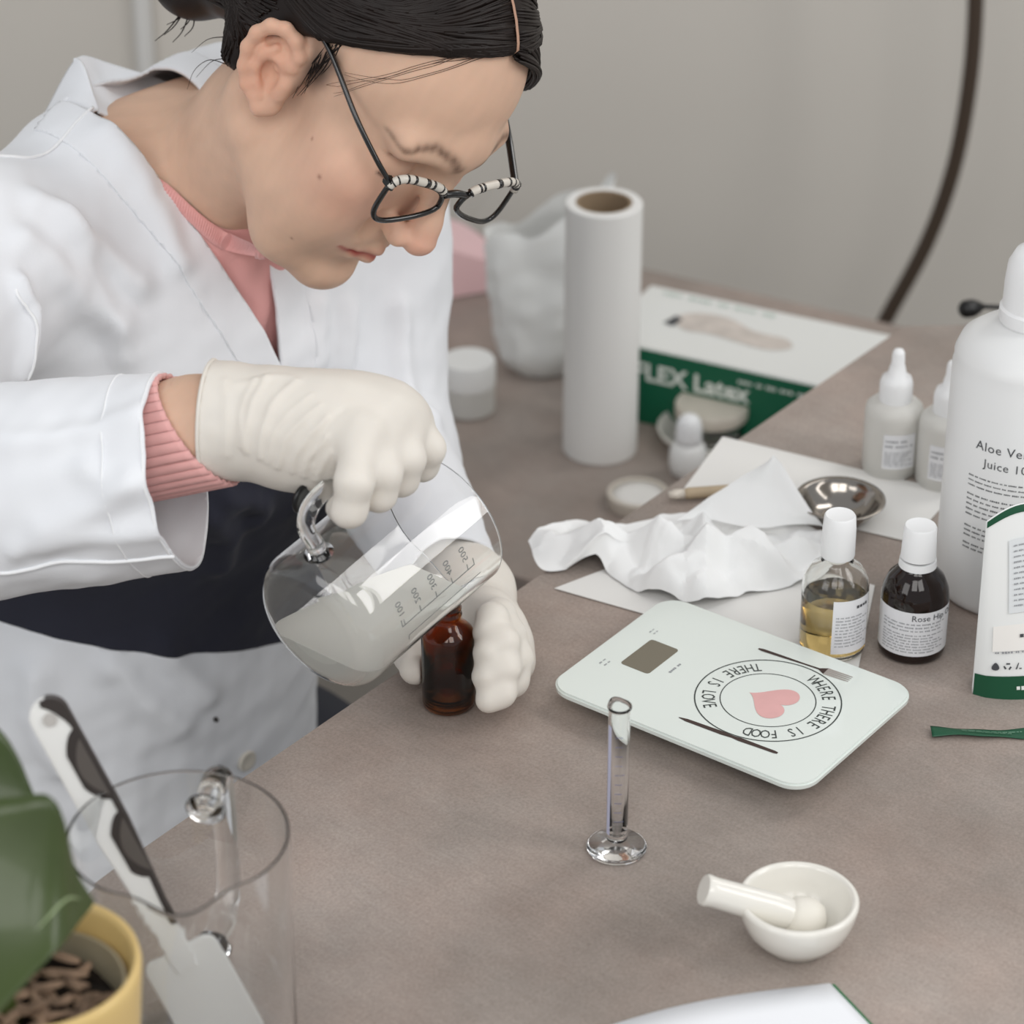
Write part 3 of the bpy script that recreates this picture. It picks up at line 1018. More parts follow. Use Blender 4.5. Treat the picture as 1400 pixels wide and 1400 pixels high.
# stand-up pouch at the right edge
pl = np.array((0.2775, 1.4386, 0.0000))
px_ = np.array((0.90, 0.43, 0)); px_ /= np.linalg.norm(px_); py_ = np.array((-px_[1], px_[0], 0))
pw, ph = 0.115, 0.1130
def pouch_front(u, v):
    bulge = 0.024 * (1 - (2 * u - 1) ** 2) ** 0.7 * (1 - v) ** 0.8
    skew = 0.006 * v
    top = 0.004 * sin(u * 9) * v
    return pl + px_ * (u * pw + skew * (1 - 2 * u) * 1.0) - py_ * bulge + py_ * (0.010 * v) + np.array((0, 0, v * ph + top + 0.012 * v * u - 0.002 * 0))
def pouch_back(u, v):
    bulge = 0.024 * (1 - (2 * u - 1) ** 2) ** 0.7 * (1 - v) ** 0.8
    q = pouch_front(u, v)
    return q + py_ * (2 * bulge + 0.0006)
m_pouch = M('white_pouch_film', (235, 237, 236), 0.4, var=0.01, bump=0.15, bscale=30, bdist=0.002)
o = root('pouch', tuple(pl), 'white stand-up pouch with green base band at the far right', 'pouch')
V1, F1 = grid(pouch_front, 28, 28)
V2, F2 = grid(pouch_back, 28, 28)
F2 = [f[::-1] for f in F2]
V, F = join((V1, F1), (V2, F2))
nn = 28
F += [(i * nn, (i + 1) * nn, (i + 1) * nn + nn * nn, i * nn + nn * nn)[::-1] for i in range(nn - 1)]
F += [(i * nn + nn - 1, (i + 1) * nn + nn - 1, (i + 1) * nn + nn - 1 + nn * nn, i * nn + nn - 1 + nn * nn) for i in range(nn - 1)]
F += [(j, j + 1, j + 1 + nn * nn, j + nn * nn) for j in range(nn - 1)]
F += [((nn - 1) * nn + j, (nn - 1) * nn + j + 1, (nn - 1) * nn + j + 1 + nn * nn, (nn - 1) * nn + j + nn * nn)[::-1] for j in range(nn - 1)]
mesh('film', V, F, m_pouch, o)
def skin(fn, u0, u1, v0, v1, nu=16, nv=10, lift=0.0008):
    return grid(lambda a, b: fn(u0 + (u1 - u0) * a, v0 + (v1 - v0) * b) - py_ * lift, nu, nv)
mesh('base_band', *skin(pouch_front, 0.0, 1.0, 0.0, 0.125, 28, 6), m_darkgreen, o, label='dark green band round the foot of the pouch')
mesh('top_band', *skin(pouch_front, 0.0, 1.0, 0.965, 1.0, 28, 4), m_darkgreen, o, label='dark green torn strip along the top')
mesh('text_panel', *skin(pouch_front, 0.135, 0.92, 0.46, 0.84), M('pale_grey_panel', (222, 226, 228), 0.5), o)
mesh('lower_panel', *skin(pouch_front, 0.06, 0.95, 0.26, 0.40), M('off_white_panel', (240, 238, 234), 0.5), o)
def on_pouch(V, lift=0.0014):
    return np.array([pouch_front(a / pw, b / ph) - py_ * lift for a, b, _ in V])
V, F = join(strips(0.0185, 0.098, 0.055, 0.093, 12, 0.0010, 41), strips(0.008, 0.10, 0.027, 0.031, 1, 0.0014, 42))
mesh('small_print', on_pouch(V), F, m_print_g, o, smooth=False)
V, F = strips(0.022, 0.06, 0.034, 0.043, 1, 0.0028, 43)
mesh('title_print', on_pouch(V), F, m_print_k, o, smooth=False)
# three recycling / drop / leaf pictograms
ic = []
a = np.linspace(0, 2 * pi, 13)[:-1]
drop = np.stack([0.0026 * np.sin(a) * (1 - 0.45 * np.cos(a)), 0.0034 * np.cos(a), 0 * a], 1)
ic.append((drop + (0.0125, 0.0215, 0), [tuple(range(12))]))
for k in range(3):
    t = a[:8] / 8
    q = np.array([(-0.0012, -0.0006, 0), (0.0016, -0.0006, 0), (0.0020, 0.0006, 0), (-0.0010, 0.0008, 0)])
    th = 2 * pi * k / 3
    rr = np.array([[cos(th), -sin(th), 0], [sin(th), cos(th), 0], [0, 0, 1]])
    ic.append(((q + (0, 0.0022, 0)) @ rr.T + (0.0215, 0.0215, 0), [(0, 1, 2, 3)]))
ic.append((np.array([(0.0275, 0.0190, 0), (0.0288, 0.0190, 0), (0.0305, 0.0240, 0), (0.0298, 0.0244, 0)]), [(0, 1, 2, 3)]))
ic.append((np.array([(0.0305, 0.0190, 0), (0.0325, 0.0190, 0), (0.0325, 0.0200, 0), (0.0305, 0.0200, 0)]), [(0, 1, 2, 3)]))
V, F = join(*ic)
V = (V - np.array((0.0125, 0.0215, 0))) * 0.72 + np.array((0.0085, 0.0205, 0))
mesh('pictogram', on_pouch(V), F, m_print_k, o, smooth=False)
V, F = strips(0.020, 0.085, 0.0040, 0.0105, 1, 0.0030, 45)
mesh('band_print', on_pouch(V), F, m_print_w, o, smooth=False)

# torn green strip
a, b = np.array((0.2470, 1.3942, 0.0010)), np.array((0.3103, 1.3934, 0.0010))
def strip_fn(u, v):
    p = a * (1 - u) + b * u
    return p + np.array((0, 1, 0)) * ((v - 0.5) * (0.0098 - 0.002 * sin(7 * u) ** 2)) + np.array((0, 0, 0.0012 + 0.0012 * sin(5 * u + 2 * v)))
o = root('foil_strip', tuple(a), 'narrow dark green torn-off foil strip lying on the worktop', 'strip')
mesh('foil', *grid(strip_fn, 40, 6, 0.0004), m_darkgreen, o)
V, F = strips(0.018, 0.056, -0.0012, 0.0022, 2, 0.0008, 51)
mesh('small_print', np.array([strip_fn(x / np.linalg.norm(b - a), y / 0.0098 + 0.5) + (0, 0, 0.0006) for x, y, _ in V]), F, M('pale_green_ink', (120, 160, 136), 0.6), o, smooth=False)

# black plug with its cable on the far side of the worktop
p0 = np.array((0.3401, 1.9569, 0.0060)); p1 = np.array((0.3582, 1.9633, 0.0060))
o = root('power_plug', (p0[0], p0[1], 0.0), 'small black plug and cable behind the big white bottle', 'plug')
mesh('plug_body', *tube(spline([p0, (p0 + p1) / 2, p1], 12), [0.003, 0.0055, 0.0065, 0.007, 0.007, 0.007, 0.007, 0.0065, 0.006, 0.005, 0.004, 0.003], 14), m_black, o)
cb = spline([p1, (0.3771, 1.9683, 0.0030), (0.4030, 1.9734, 0.0030), (0.4346, 1.9619, 0.0030)], 24)
mesh('cable', *tube(cb, 0.0020, 8), m_black, o)

# ------------------------------------------------------------------ kitchen scale
sc_c = np.array((0.1305, 1.418)); sx = np.array((0.80, -0.60, 0)); sy = np.array((0.60, 0.80, 0)); up = np.array((0, 0, 1.0))
o = root('kitchen_scale', (sc_c[0], sc_c[1], 0), 'flat white glass kitchen scale with a pink heart design', 'scale')
V, F = prism(round_rect(*sc_c, sx, sy, 0.180, 0.130, 0.016, 10), 0.0135, 0.0180, 0.0012)
mesh('glass_plate', V, F, m_scaleglass, o, angle=50)
V, F = prism(round_rect(*(sc_c - sx[:2] * 0.002), sx, sy, 0.150, 0.100, 0.012, 8), 0.004, 0.0136, 0.002)
mesh('base', V, F, M('pale_grey_plastic', (190, 192, 190), 0.5), o, angle=50)
for a_, b_ in ((1, 1), (1, -1), (-1, 1), (-1, -1)):
    q = sc_c + sx[:2] * 0.058 * a_ + sy[:2] * 0.036 * b_
    mesh('foot', *lathe([(0, 0), (0.0075, 0), (0.008, 0.001), (0.008, 0.005), (0, 0.005)], (q[0], q[1], 0), 24), m_black, o, angle=40)
top = np.array((sc_c[0], sc_c[1], 0.018))
def loc(p):
    d = np.array(p[:2]) - sc_c
    return np.array((d @ sx[:2], d @ sy[:2]))
V, F = prism(round_rect(*(sc_c + sx[:2] * -0.058 + sy[:2] * -0.0015), sx, sy, 0.0205, 0.0335, 0.0022, 4), 0.0178, 0.0182, 0.0)
mesh('display', V, F, m_lcd, o, smooth=False, label='grey display window')
cc = loc((0.1509, 1.4044))
def ring_mesh(r0, r1, n=72, gaps=()):
    V, F = [], []
    for i in range(n):
        t = 2 * pi * i / n
        V += [(cc[0] + r0 * cos(t), cc[1] + r0 * sin(t), 0), (cc[0] + r1 * cos(t), cc[1] + r1 * sin(t), 0)]
    for i in range(n):
        j = (i + 1) % n
        F.append((2 * i, 2 * i + 1, 2 * j + 1, 2 * j))
    return np.array(V), F
m_ink = M('charcoal_print', (58, 64, 62), 0.5)
for r0, r1 in ((0.0428, 0.0436), (0.0279, 0.0285)):
    V, F = ring_mesh(r0, r1)
    mesh('printed_ring', on_plane(V, top, sx, sy, 0.0002), F, m_ink, o, smooth=False)
def arc_text(s, size, r, mid, sweep, outward=True):
    """letters set one by one round the ring; mid is the angle of the middle of the text"""
    V, F = [], []
    parts = []
    n = len(s)
    for i, ch in enumerate(s):
        if ch == ' ':
            continue
        f = (i + 0.5) / n - 0.5
        th = mid - f * sweep if outward else mid + f * sweep
        tv, tf = text_flat(ch, size, 'CENTER')
        tv[:, 0] *= 0.66
        if outward:
            e_up = np.array((cos(th), sin(th))); e_r = np.array((sin(th), -cos(th)))
        else:
            e_up = -np.array((cos(th), sin(th))); e_r = np.array((-sin(th), cos(th)))
        q = np.zeros_like(tv)
        q[:, :2] = np.array((cos(th), sin(th))) * r + tv[:, :1] * e_r + tv[:, 1:2] * e_up + cc
        parts.append((q, tf))
    return join(*parts)
for V, F in (arc_text('WHERE THERE IS FOOD', 0.0118, 0.0356, radians(-2), radians(158), True), arc_text('THERE IS LOVE', 0.0118, 0.0356, radians(180), radians(102), False)):
    mesh('lettering', on_plane(V, top, sx, sy, 0.0002), F, m_ink, o, smooth=False, label='dark capital letters set round the printed ring')
a = np.linspace(0, 2 * pi, 61)[:-1]
hx = 16 * np.sin(a) ** 3; hy = 13 * np.cos(a) - 5 * np.cos(2 * a) - 2 * np.cos(3 * a) - np.cos(4 * a)
hv = np.stack([cc[0] + (hy + 2.5) * 0.00098 + 0.001, cc[1] - hx * 0.00108, 0 * a], 1)
hv = np.vstack([hv, [(cc[0] + 0.002, cc[1], 0)]])
mesh('printed_heart', on_plane(hv, top, sx, sy, 0.0002), [(60, i, (i + 1) % 60) for i in range(60)], m_pinkprint, o, smooth=False, label='rose pink heart printed in the ring')
def flat_line(p, q, ws):
    p, q = loc(p), loc(q)
    d = (q - p); L_ = np.linalg.norm(d); d /= L_; nrm = np.array((-d[1], d[0]))
    V, F = [], []
    for i, (t, w) in enumerate(ws):
        m_ = p + d * L_ * t
        V += [(*(m_ + nrm * w), 0), (*(m_ - nrm * w), 0)]
        if i: F.append((2 * i - 2, 2 * i - 1, 2 * i + 1, 2 * i))
    return np.array(V), F
fa, fb = (0.1495, 1.4604), (0.2027, 1.4256)
m_cut = M('dark_cutlery_print', (64, 48, 44), 0.5)
V, F = flat_line(fa, (0.1880, 1.4353), [(0, 0.0006), (0.06, 0.0014), (0.35, 0.0012), (0.7, 0.0007), (0.9, 0.0008), (0.96, 0.0025), (1, 0.0036)])
mesh('printed_fork', on_plane(V, top, sx, sy, 0.0002), F, m_cut, o, smooth=False)
fl = []
fd = np.array(fb) - np.array(fa); fd /= np.linalg.norm(fd); fn_ = np.array((-fd[1], fd[0]))
for k in (-1.5, -0.5, 0.5, 1.5):
    s_ = np.array((0.1880, 1.4353)) + fn_ * k * 0.0019
    fl.append(flat_line(s_, s_ + fd * 0.0165, [(0, 0.0009), (0.8, 0.0006), (1, 0.0003)]))
V, F = join(*fl)
mesh('printed_tines', on_plane(V, top, sx, sy, 0.0002), F, M('grey_cutlery_print', (166, 158, 152), 0.5), o, smooth=False)
V, F = flat_line((0.0974, 1.3859), (0.1521, 1.3492), [(0, 0.0003), (0.08, 0.0014), (0.45, 0.0018), (0.55, 0.0012), (0.62, 0.0018), (0.85, 0.0014), (0.97, 0.0013), (1, 0.0008)])
mesh('printed_knife', on_plane(V, top, sx, sy, 0.0002), F, m_cut, o, smooth=False)
V1, F1 = strips(-0.006, 0.008, -0.0016, 0.0016, 1, 0.0018, 61)
tv1 = np.stack([V1[:, 1] - 0.0385, V1[:, 0] * 1.0 - 0.003, V1[:, 2]], 1)
V2, F2 = strips(-0.003, 0.003, -0.003, 0.003, 2, 0.0009, 62)
tv2 = np.stack([V2[:, 1] - 0.072, V2[:, 0] + 0.024, V2[:, 2]], 1)
tv3 = np.stack([V2[:, 1] * 1.2 - 0.076, V2[:, 0] * 1.3 - 0.022, V2[:, 2]], 1)
V, F = join((tv1, F1), (tv2, F2), (tv3, F2))
mesh('small_print', on_plane(V, top, sx, sy, 0.0002), F, m_print_g, o, smooth=False)

# ------------------------------------------------------------------ measuring cylinder, mortar, pestle, booklet
c = np.array((0.0581, 1.2826, 0.0000))
o = root('measuring_cylinder', c, 'slim glass measuring cylinder on a round foot', 'cylinder')
ro, ri = 0.0060, 0.0049
def lip(V):
    t = np.arctan2(V[:, 1], V[:, 0]); rr = np.hypot(V[:, 0], V[:, 1])
    s = np.clip((V[:, 2] - 0.088) / 0.007, 0, 1) * np.exp(-(np.angle(np.exp(1j * (t - 1.9))) / 0.5) ** 2) * (rr < 0.008)
    W = V.copy(); W[:, 0] += 0.0025 * s * np.cos(t); W[:, 1] += 0.0025 * s * np.sin(t)
    return W
mesh('tube', *lathe([(0, 0.0062), (0.0045, 0.0062), (ro, 0.008), (ro, 0.0930), (0.0068, 0.0945), (0.0066, 0.0952), (0.0056, 0.0950), (ri, 0.0925), (ri, 0.0125), (0.003, 0.011), (0, 0.0108)], c, 40, warp=lip), m_glass, o)
mesh('foot', *lathe([(0, 0.0004), (0.0150, 0), (0.0166, 0.0008), (0.0168, 0.0022), (0.0150, 0.0034), (0.0080, 0.0046), (0.0055, 0.0061), (0, 0.0061)], c, 56), m_glass, o)
gl = []
az = face_az(c) - 0.1
for k in range(10):
    z = 0.022 + 0.0062 * k
    q = np.array([(-0.0012, z, 0), (0.0028 if k % 5 else 0.0042, z, 0), (0.0028 if k % 5 else 0.0042, z + 0.0004, 0), (-0.0012, z + 0.0004, 0)])
    gl.append((q, [(0, 1, 2, 3)]))
V, F = join(*gl)
mesh('graduation', on_cyl(V, c, ro, az, 0.0001), F, M('violet_ink', (150, 152, 196), 0.6), o, smooth=False)
sv, sf = label_patch(c, ro, az - 0.9, 0.0030, 0.012, 0.084, 6, 0.00008)
mesh('schellbach_stripe', sv, sf, M('pale_violet_stripe', (196, 198, 222), 0.5), o)

c = np.array((0.1504, 1.1979, 0.0000))
o = root('mortar', c, 'small white porcelain mortar at the front of the worktop', 'mortar')
R = 0.0318
mesh('bowl', *lathe([(0, 0.0012), (0.012, 0.0012), (0.0135, 0), (0.0160, 0), (0.0172, 0.0022), (0.0215, 0.0060), (0.0272, 0.0130), (0.0304, 0.0215), (R, 0.0285), (R, 0.0302), (R - 0.0012, 0.0316), (R - 0.0030, 0.0314), (R - 0.0040, 0.0290), (R - 0.0058, 0.0210), (0.0205, 0.0130), (0.0130, 0.0078), (0.0060, 0.0060), (0, 0.0056)], c, 72), m_porcelain, o)
tip = c + np.array((0.0065, 0.0010, 0.0158)); pt = np.array((0.0999, 1.1930, 0.0400))
ax_ = (pt - tip); L_ = np.linalg.norm(ax_); ax_ /= L_
e1_ = np.cross(ax_, (0, 0, 1)); e1_ /= np.linalg.norm(e1_); e2_ = np.cross(ax_, e1_)
fr = np.stack([e1_, e2_, ax_], 1)
o = root('pestle', tip - ax_ * 0.0, 'white porcelain pestle leaning in the small mortar', 'pestle')
PK = 1.22
mesh('shaft', *lathe([(0, 0.008), (0.0058 * PK, 0.008), (0.0066 * PK, 0.0125), (0.0070 * PK, 0.016), (0.0072 * PK, 0.0235), (0.0066 * PK, L_ - 0.006), (0.0070 * PK, L_ - 0.001), (0.0064 * PK, L_), (0, L_)], tip, 40, frame=fr), m_porcelain, o, angle=50)
mesh('grinding_head', *lathe([(0, -0.0082), (0.0050, -0.0076), (0.0092, -0.0048), (0.0112, 0.000), (0.0114, 0.0045), (0.0100, 0.0095), (0.0080, 0.0124), (0, 0.0124)], tip, 44, frame=fr), m_porcelain_matt, o, label='matt unglazed grinding end')

o = root('booklet', (0.1676, 1.1682, 0.0000), 'white booklet with green cover edge at the front of the worktop', 'booklet')
k0, k1, k2 = np.array((0.1673, 1.1633, 0.0040)), np.array((0.0543, 1.1284, 0.0040)), np.array((0.1869, 1.1250, 0.0040))
ud = k1 - k0; vd = (k2 - k0)
ud[2] = vd[2] = 0
lu = np.linalg.norm(ud); ud /= lu
vd /= np.linalg.norm(vd)
def cover(u, v):
    return k0 + ud * (u * 0.145 - 0.0004) + vd * (v * 0.20 - 0.0005) + np.array((0, 0, -0.0030 + 0.0012 * 0))
def page(off, lift):   # each page set in a little from the cover edge
    def fn(u, v):
        return k0 + ud * (u * 0.142 + off) + vd * (v * 0.195 + off * 0.5) + np.array((0, 0, lift + 0.004 * sin(u * pi) * (0.5 + 0.5 * u) - 0.002 * u)) - vd * 0.004 * sin(u * pi)
    return fn
mesh('cover', *grid(cover, 12, 12, 0.0006), M('green_cover', (44, 112, 70), 0.5), o, smooth=False, label='green cover under the white pages')
m_page = M('white_page', (238, 240, 244), 0.7)
for i in range(3):
    mesh('page', *grid(page(0.0022 + 0.0007 * i, -0.0022 + 0.0012 * i), 24, 12, 0.0003), m_page, o)
# ------------------------------------------------------------------ amber bottle in the left hand
c = np.array((-0.0381, 1.4266, 0.0006))
o = root('amber_bottle', c, 'small open amber glass bottle gripped by a gloved hand', 'bottle')
R = 0.0158
AMB = c.copy()
pr = [(0, 0.0012), (R - 0.003, 0), (R - 0.0004, 0.0015), (R, 0.004), (R, 0.0500), (R - 0.0008, 0.0525), (R - 0.004, 0.0558), (0.0085, 0.0585), (0.0080, 0.0600), (0.0080, 0.0625), (0.0088, 0.0632), (0.0088, 0.0642), (0.0080, 0.0650), (0.0080, 0.0668), (0.0086, 0.0675), (0.0086, 0.0685), (0.0079, 0.0692), (0.0079, 0.0710), (0.0084, 0.0716), (0.0084, 0.0740), (0.0078, 0.0750)]
pin = [(0.0060, 0.0748), (0.0058, 0.0600), (0.0075, 0.0572), (R - 0.0052, 0.0545), (R - 0.0022, 0.0515), (R - 0.0016, 0.0490), (R - 0.0016, 0.0040), (R - 0.004, 0.0025), (0, 0.0032)]
mesh('glass', *lathe(pr + pin, c, 64), m_amber, o)
mesh('liquid', *lathe([(0, 0.0036), (R - 0.0044, 0.0030), (R - 0.0018, 0.0044), (R - 0.0018, 0.020), (0, 0.020)], c, 48), M('dark_amber_liquid', (128, 72, 34), 0.0, trans=1.0, ior=1.34), o, angle=40)

# ------------------------------------------------------------------ pouring jug in the right hand
jel, jaz, JL = 0.20, 0.696, 0.1136
ja = np.array((sin(jaz) * cos(jel), cos(jaz) * cos(jel), sin(jel)))
jside = np.cross(ja, (0, 0, 1)); jside /= np.linalg.norm(jside)
jup = np.cross(jside, ja)
jc = np.array((-0.0752, 1.3713, 0.1250))
jbase = jc - ja * JL / 2
JF = np.stack([jside, jup, ja], 1)          # local x = side, y = up, z = along the axis
JFr = np.stack([jside, -jup, -ja], 1)
def jug_world(P):
    return np.asarray(P, float) @ JF.T + jbase


def spout(z0, z1, th0, out, width):
    def w(V):
        t = np.arctan2(V[:, 1], V[:, 0]); rr = np.hypot(V[:, 0], V[:, 1])
        s = np.clip((V[:, 2] - z0) / (z1 - z0), 0, 1) ** 2 * np.exp(-(np.angle(np.exp(1j * (t - th0))) / width) ** 2)
        pin = np.clip((V[:, 2] - z0) / (z1 - z0), 0, 1) ** 2 * (np.exp(-((np.abs(np.angle(np.exp(1j * (t - th0)))) - 2.0 * width) / (0.7 * width)) ** 2))
        k = 1 + (out * s - 0.16 * out * pin) / np.maximum(rr, 0.01)
        W = V.copy(); W[:, 0] *= k; W[:, 1] *= k
        W[:, 2] += 0.06 * out * s
        return W
    return w


def vessel_profile(R0, R1, H, th, rb):
    out = [(0, 0.0006)]
    for i in range(9):
        a = -pi / 2 + (pi / 2) * i / 8
        out.append((R0 - rb + rb * cos(a), rb + rb * sin(a)))
    for i in range(1, 9):
        t = i / 8
        out.append((R0 + (R1 - R0) * t - 0.0003 * sin(pi * t), rb + (H - 0.004 - rb) * t))
    out += [(R1, H - 0.0020), (R1, H - 0.0010), (R1, H - 0.0006), (R1 - 0.0001, H - 0.0002), (R1 - 0.0004, H), (R1 - th + 0.0004, H), (R1 - th + 0.0001, H - 0.0002), (R1 - th, H - 0.0006), (R1 - th, H - 0.0010), (R1 - th, H - 0.0020)]
    for i in range(7, -1, -1):
        t = i / 8
        out.append((R0 + (R1 - R0) * t - th, rb + (H - 0.004 - rb) * t))
    for i in range(7, -1, -1):
        a = -pi / 2 + (pi / 2) * i / 8
        out.append((R0 - rb + (rb - th) * cos(a), rb + (rb - th) * sin(a)))
    out.append((0, th + 0.0004))
    return out


JR0, JR1 = 0.0435, 0.0440
j = root('glass_jug', tuple(jbase), 'glass measuring jug of cloudy liquid tipped over the amber bottle', 'jug')
jw = spout(JL - 0.030, JL, -pi / 2, 0.009, 0.26)
V, F = lathe(vessel_profile(JR0, JR1, JL, 0.0013, 0.013), seg=96, warp=jw)
mesh('glass', jug_world(V), [f[::-1] for f in F], m_glass, j)
# handle: a bent glass rod on the upper side
hp = spline([(0, JR0 - 0.0005, 0.018), (0, JR0 + 0.006, 0.017), (-0.001, JR0 + 0.021, 0.014), (-0.001, JR0 + 0.031, 0.022), (0, JR0 + 0.034, 0.040), (0, JR0 + 0.034, 0.072), (0, JR0 + 0.030, 0.090), (0, JR0 + 0.018, 0.097), (0, JR0 + 0.006, 0.096), (0, JR0 + 0.0005, 0.095)], 60)
rad = np.full(60, 0.0050); rad[:4] = [0.0085, 0.0078, 0.0068, 0.0058]; rad[-4:] = [0.0056, 0.0064, 0.0074, 0.0080]
V, F = tube(hp, rad, 20)
mesh('handle', jug_world(V), [f[::-1] for f in F], m_glass, j)
# cloudy liquid lying in the lower side, its surface level with the lip
V, F = lathe([(0, 0.0014)] + [(JR0 - 0.013 + 0.0121 * cos(-pi / 2 + pi / 2 * i / 6), 0.0134 + 0.0120 * sin(-pi / 2 + pi / 2 * i / 6)) for i in range(7)] + [(JR0 - 0.0008, JL * t) for t in (0.3, 0.5, 0.7, 0.9)] + [(0, JL * 0.9)], seg=72)
V = jug_world(V)
bm = bmesh.new()
vs = [bm.verts.new(v) for v in V]
for f in F: bm.faces.new([vs[i] for i in f][::-1])
LEVEL = 0.0985
bmesh.ops.bisect_plane(bm, geom=bm.verts[:] + bm.edges[:] + bm.faces[:], plane_co=(0, 0, LEVEL), plane_no=(0, 0, 1), clear_outer=True)
bmesh.ops.holes_fill(bm, edges=[e for e in bm.edges if len(e.link_faces) == 1], sides=0)
bm.verts.index_update()
V = np.array([v.co[:] for v in bm.verts]); F = [[v.index for v in f.verts] for f in bm.faces]
bm.free()
mesh('cloudy_liquid', V, F, m_cloudy, j, angle=30, label='cloudy whitish liquid')
# printed scale on the side towards the camera
def jug_print(V, th, z0, lift=0.0004):
    """x runs along the axis from the base, y round the wall"""
    r_ = JR0 + lift
    a_ = th + V[:, 1] / JR0
    return jug_world(np.stack([r_ * np.cos(a_), r_ * np.sin(a_), z0 + V[:, 0]], 1))
def barq(x0, x1, y0, y1):
    return np.array([(x0, y0, 0), (x1, y0, 0), (x1, y1, 0), (x0, y1, 0)], float), [(0, 1, 2, 3)]
th = radians(2)
parts = [barq(0, 0.062, -0.0003, 0.0003), barq(0.0, 0.0006, 0, 0.0045), barq(0.0614, 0.062, 0, 0.0045), barq(0.004, 0.066, -0.0095, -0.0089), barq(0.004, 0.0046, -0.0095, -0.013)]
for i, t_ in enumerate(('100', '200', '300', '400', '500')):
    parts.append(barq(0.002 + 0.0135 * i, 0.0026 + 0.0135 * i, 0, 0.0038))
    tv, tf = text_flat(t_, 0.0062, 'CENTER')
    q = np.stack([tv[:, 1] + 0.002 + 0.0135 * i, tv[:, 0] + 0.0105, tv[:, 2]], 1)
    parts.append((q, tf))
V, F = join(*parts)
mesh('graduation', jug_print(V, th, 0.028), F, M('grey_enamel_print', (96, 100, 100), 0.6), j, smooth=False, label='grey printed graduations and figures')

# ------------------------------------------------------------------ big beaker jug at the lower left with its spatula
bk = np.array((-0.1586, 1.0984, 0.0000))
BR, BH = 0.0538, 0.145
b = root('glass_beaker', tuple(bk), 'large empty clear glass beaker jug with a handle at the lower left', 'beaker')
V, F = lathe(vessel_profile(BR - 0.0015, BR - 0.0008, BH, 0.0013, 0.012), bk, seg=112, warp=spout(BH - 0.030, BH, radians(-82), 0.011, 0.24))
mesh('glass', V, F, m_glass_green, b)
th = radians(82)
dd = np.array((cos(th), sin(th), 0))
zz = np.array((0, 0, 1.0))
pts = [bk + dd * (BR - 0.001 + a_) + zz * h_ for a_, h_ in ((0, 0.122), (0.006, 0.123), (0.022, 0.124), (0.033, 0.115), (0.036, 0.098), (0.036, 0.060), (0.033, 0.046), (0.022, 0.038), (0.006, 0.038), (0, 0.038))]
rad = np.full(60, 0.0066); rad[:4] = [0.0105, 0.0095, 0.0082, 0.007]; rad[-4:] = [0.007, 0.0078, 0.0086, 0.0094]
V, F = tube(spline(pts, 60), rad, 20)
mesh('handle', V, F, m_glass, b)

s_tip = np.array((-0.1392, 1.1010, 0.0120))
rim_pt = np.array((-0.2054, 1.1274, 0.1490))
s_top = rim_pt + (rim_pt - s_tip) / np.linalg.norm(rim_pt - s_tip) * 0.0
top_px = np.array((-0.2270, 1.1476, 0.1880))
s_dir = (top_px - s_tip); s_len = np.linalg.norm(s_dir); s_dir /= s_len
s_right = -np.cross(s_dir, np.array((0.0, 0.836, -0.549))); s_right /= np.linalg.norm(s_right)
s_nrm = np.cross(s_right, s_dir)
def S(x, y, z=0.0):          # y up the spatula from its foot, x across, z towards the camera
    return s_tip + s_dir * y + s_right * x - s_nrm * z * SGN
SGN = 1.0 if s_nrm @ np.array((0, 0.868, -0.497)) > 0 else -1.0
o = root('spatula', tuple(s_tip), 'white spatula with wavy grey handle inlay standing in the glass beaker', 'spatula')
def flat_part(name, poly, z0, z1, mat, bev=0.0008, label=None):
    V, F = prism(poly, z0, z1, bev)
    W = np.array([S(x, y, z) for x, y, z in V])
    return mesh(name, W, F, mat, o, smooth=True, angle=40, label=label)
HW = 0.0095
bl_top = 0.060
blade = []
for (x, y, a0) in ((0.0195 - 0.006, bl_top - 0.006, 0), (-0.0195 + 0.006, bl_top - 0.006, 90)):
    for i in range(7):
        a_ = radians(a0 + 15 * i)
        blade.append((x + 0.006 * cos(a_), y + 0.006 * sin(a_)))
blade += [(-0.0195, 0.004), (-0.014, 0.0), (0.014, 0.0), (0.0195, 0.004)]
flat_part('blade', blade, -0.002, 0.0022, m_white)
HL = s_len + 0.001
hd = [(-0.0058, bl_top - 0.012), (0.0058, bl_top - 0.012), (0.0062, 0.085), (HW, 0.13), (HW, HL - 0.010)]
for i in range(9):
    a_ = radians(180 * i / 8)
    hd.append((HW * cos(a_), HL - HW + HW * sin(a_)))
hd += [(-HW, HL - 0.012), (-HW, 0.13), (-0.0062, 0.085)]
flat_part('handle', hd, -0.0035, 0.0035, m_white)
# dark soft-grip wave along one edge
edge, inner = [], []
ys = np.linspace(0.075, HL - 0.0004, 140)
for y in ys:
    t = (y - 0.075) / (HL - 0.078)
    hw = 0.0062 + (HW - 0.0062) * min(1, max(0, (y - 0.085) / 0.045))
    q = (HL - y) / (HL - 0.055)
    if y > HL - HW: hw = math.sqrt(max(1e-9, HW ** 2 - (y - HL + HW) ** 2))
    wv = sin((q - 0.135) / 0.265 * pi) ** 0.6 if 0.135 < q < 0.40 else sin((q - 0.45) / 0.245 * pi) ** 0.6 if 0.45 < q < 0.695 else 0.0
    if q < 0.135: wv = 0.62 * (0.5 + 0.5 * cos(pi * q / 0.135))
    dpt = min(0.0022 + 0.0105 * wv, 1.15 * hw + 0.0001)
    edge.append((hw + 0.0004, y)); inner.append((hw - dpt, y))
V, F = [], []
for zt in (0.0036,):
    for (a_, b_) in zip(edge, inner):
        V += [S(a_[0], a_[1], 0.0041), S(b_[0], b_[1], 0.0041), S(b_[0], b_[1], -0.0041), S(a_[0], a_[1], -0.0041)]
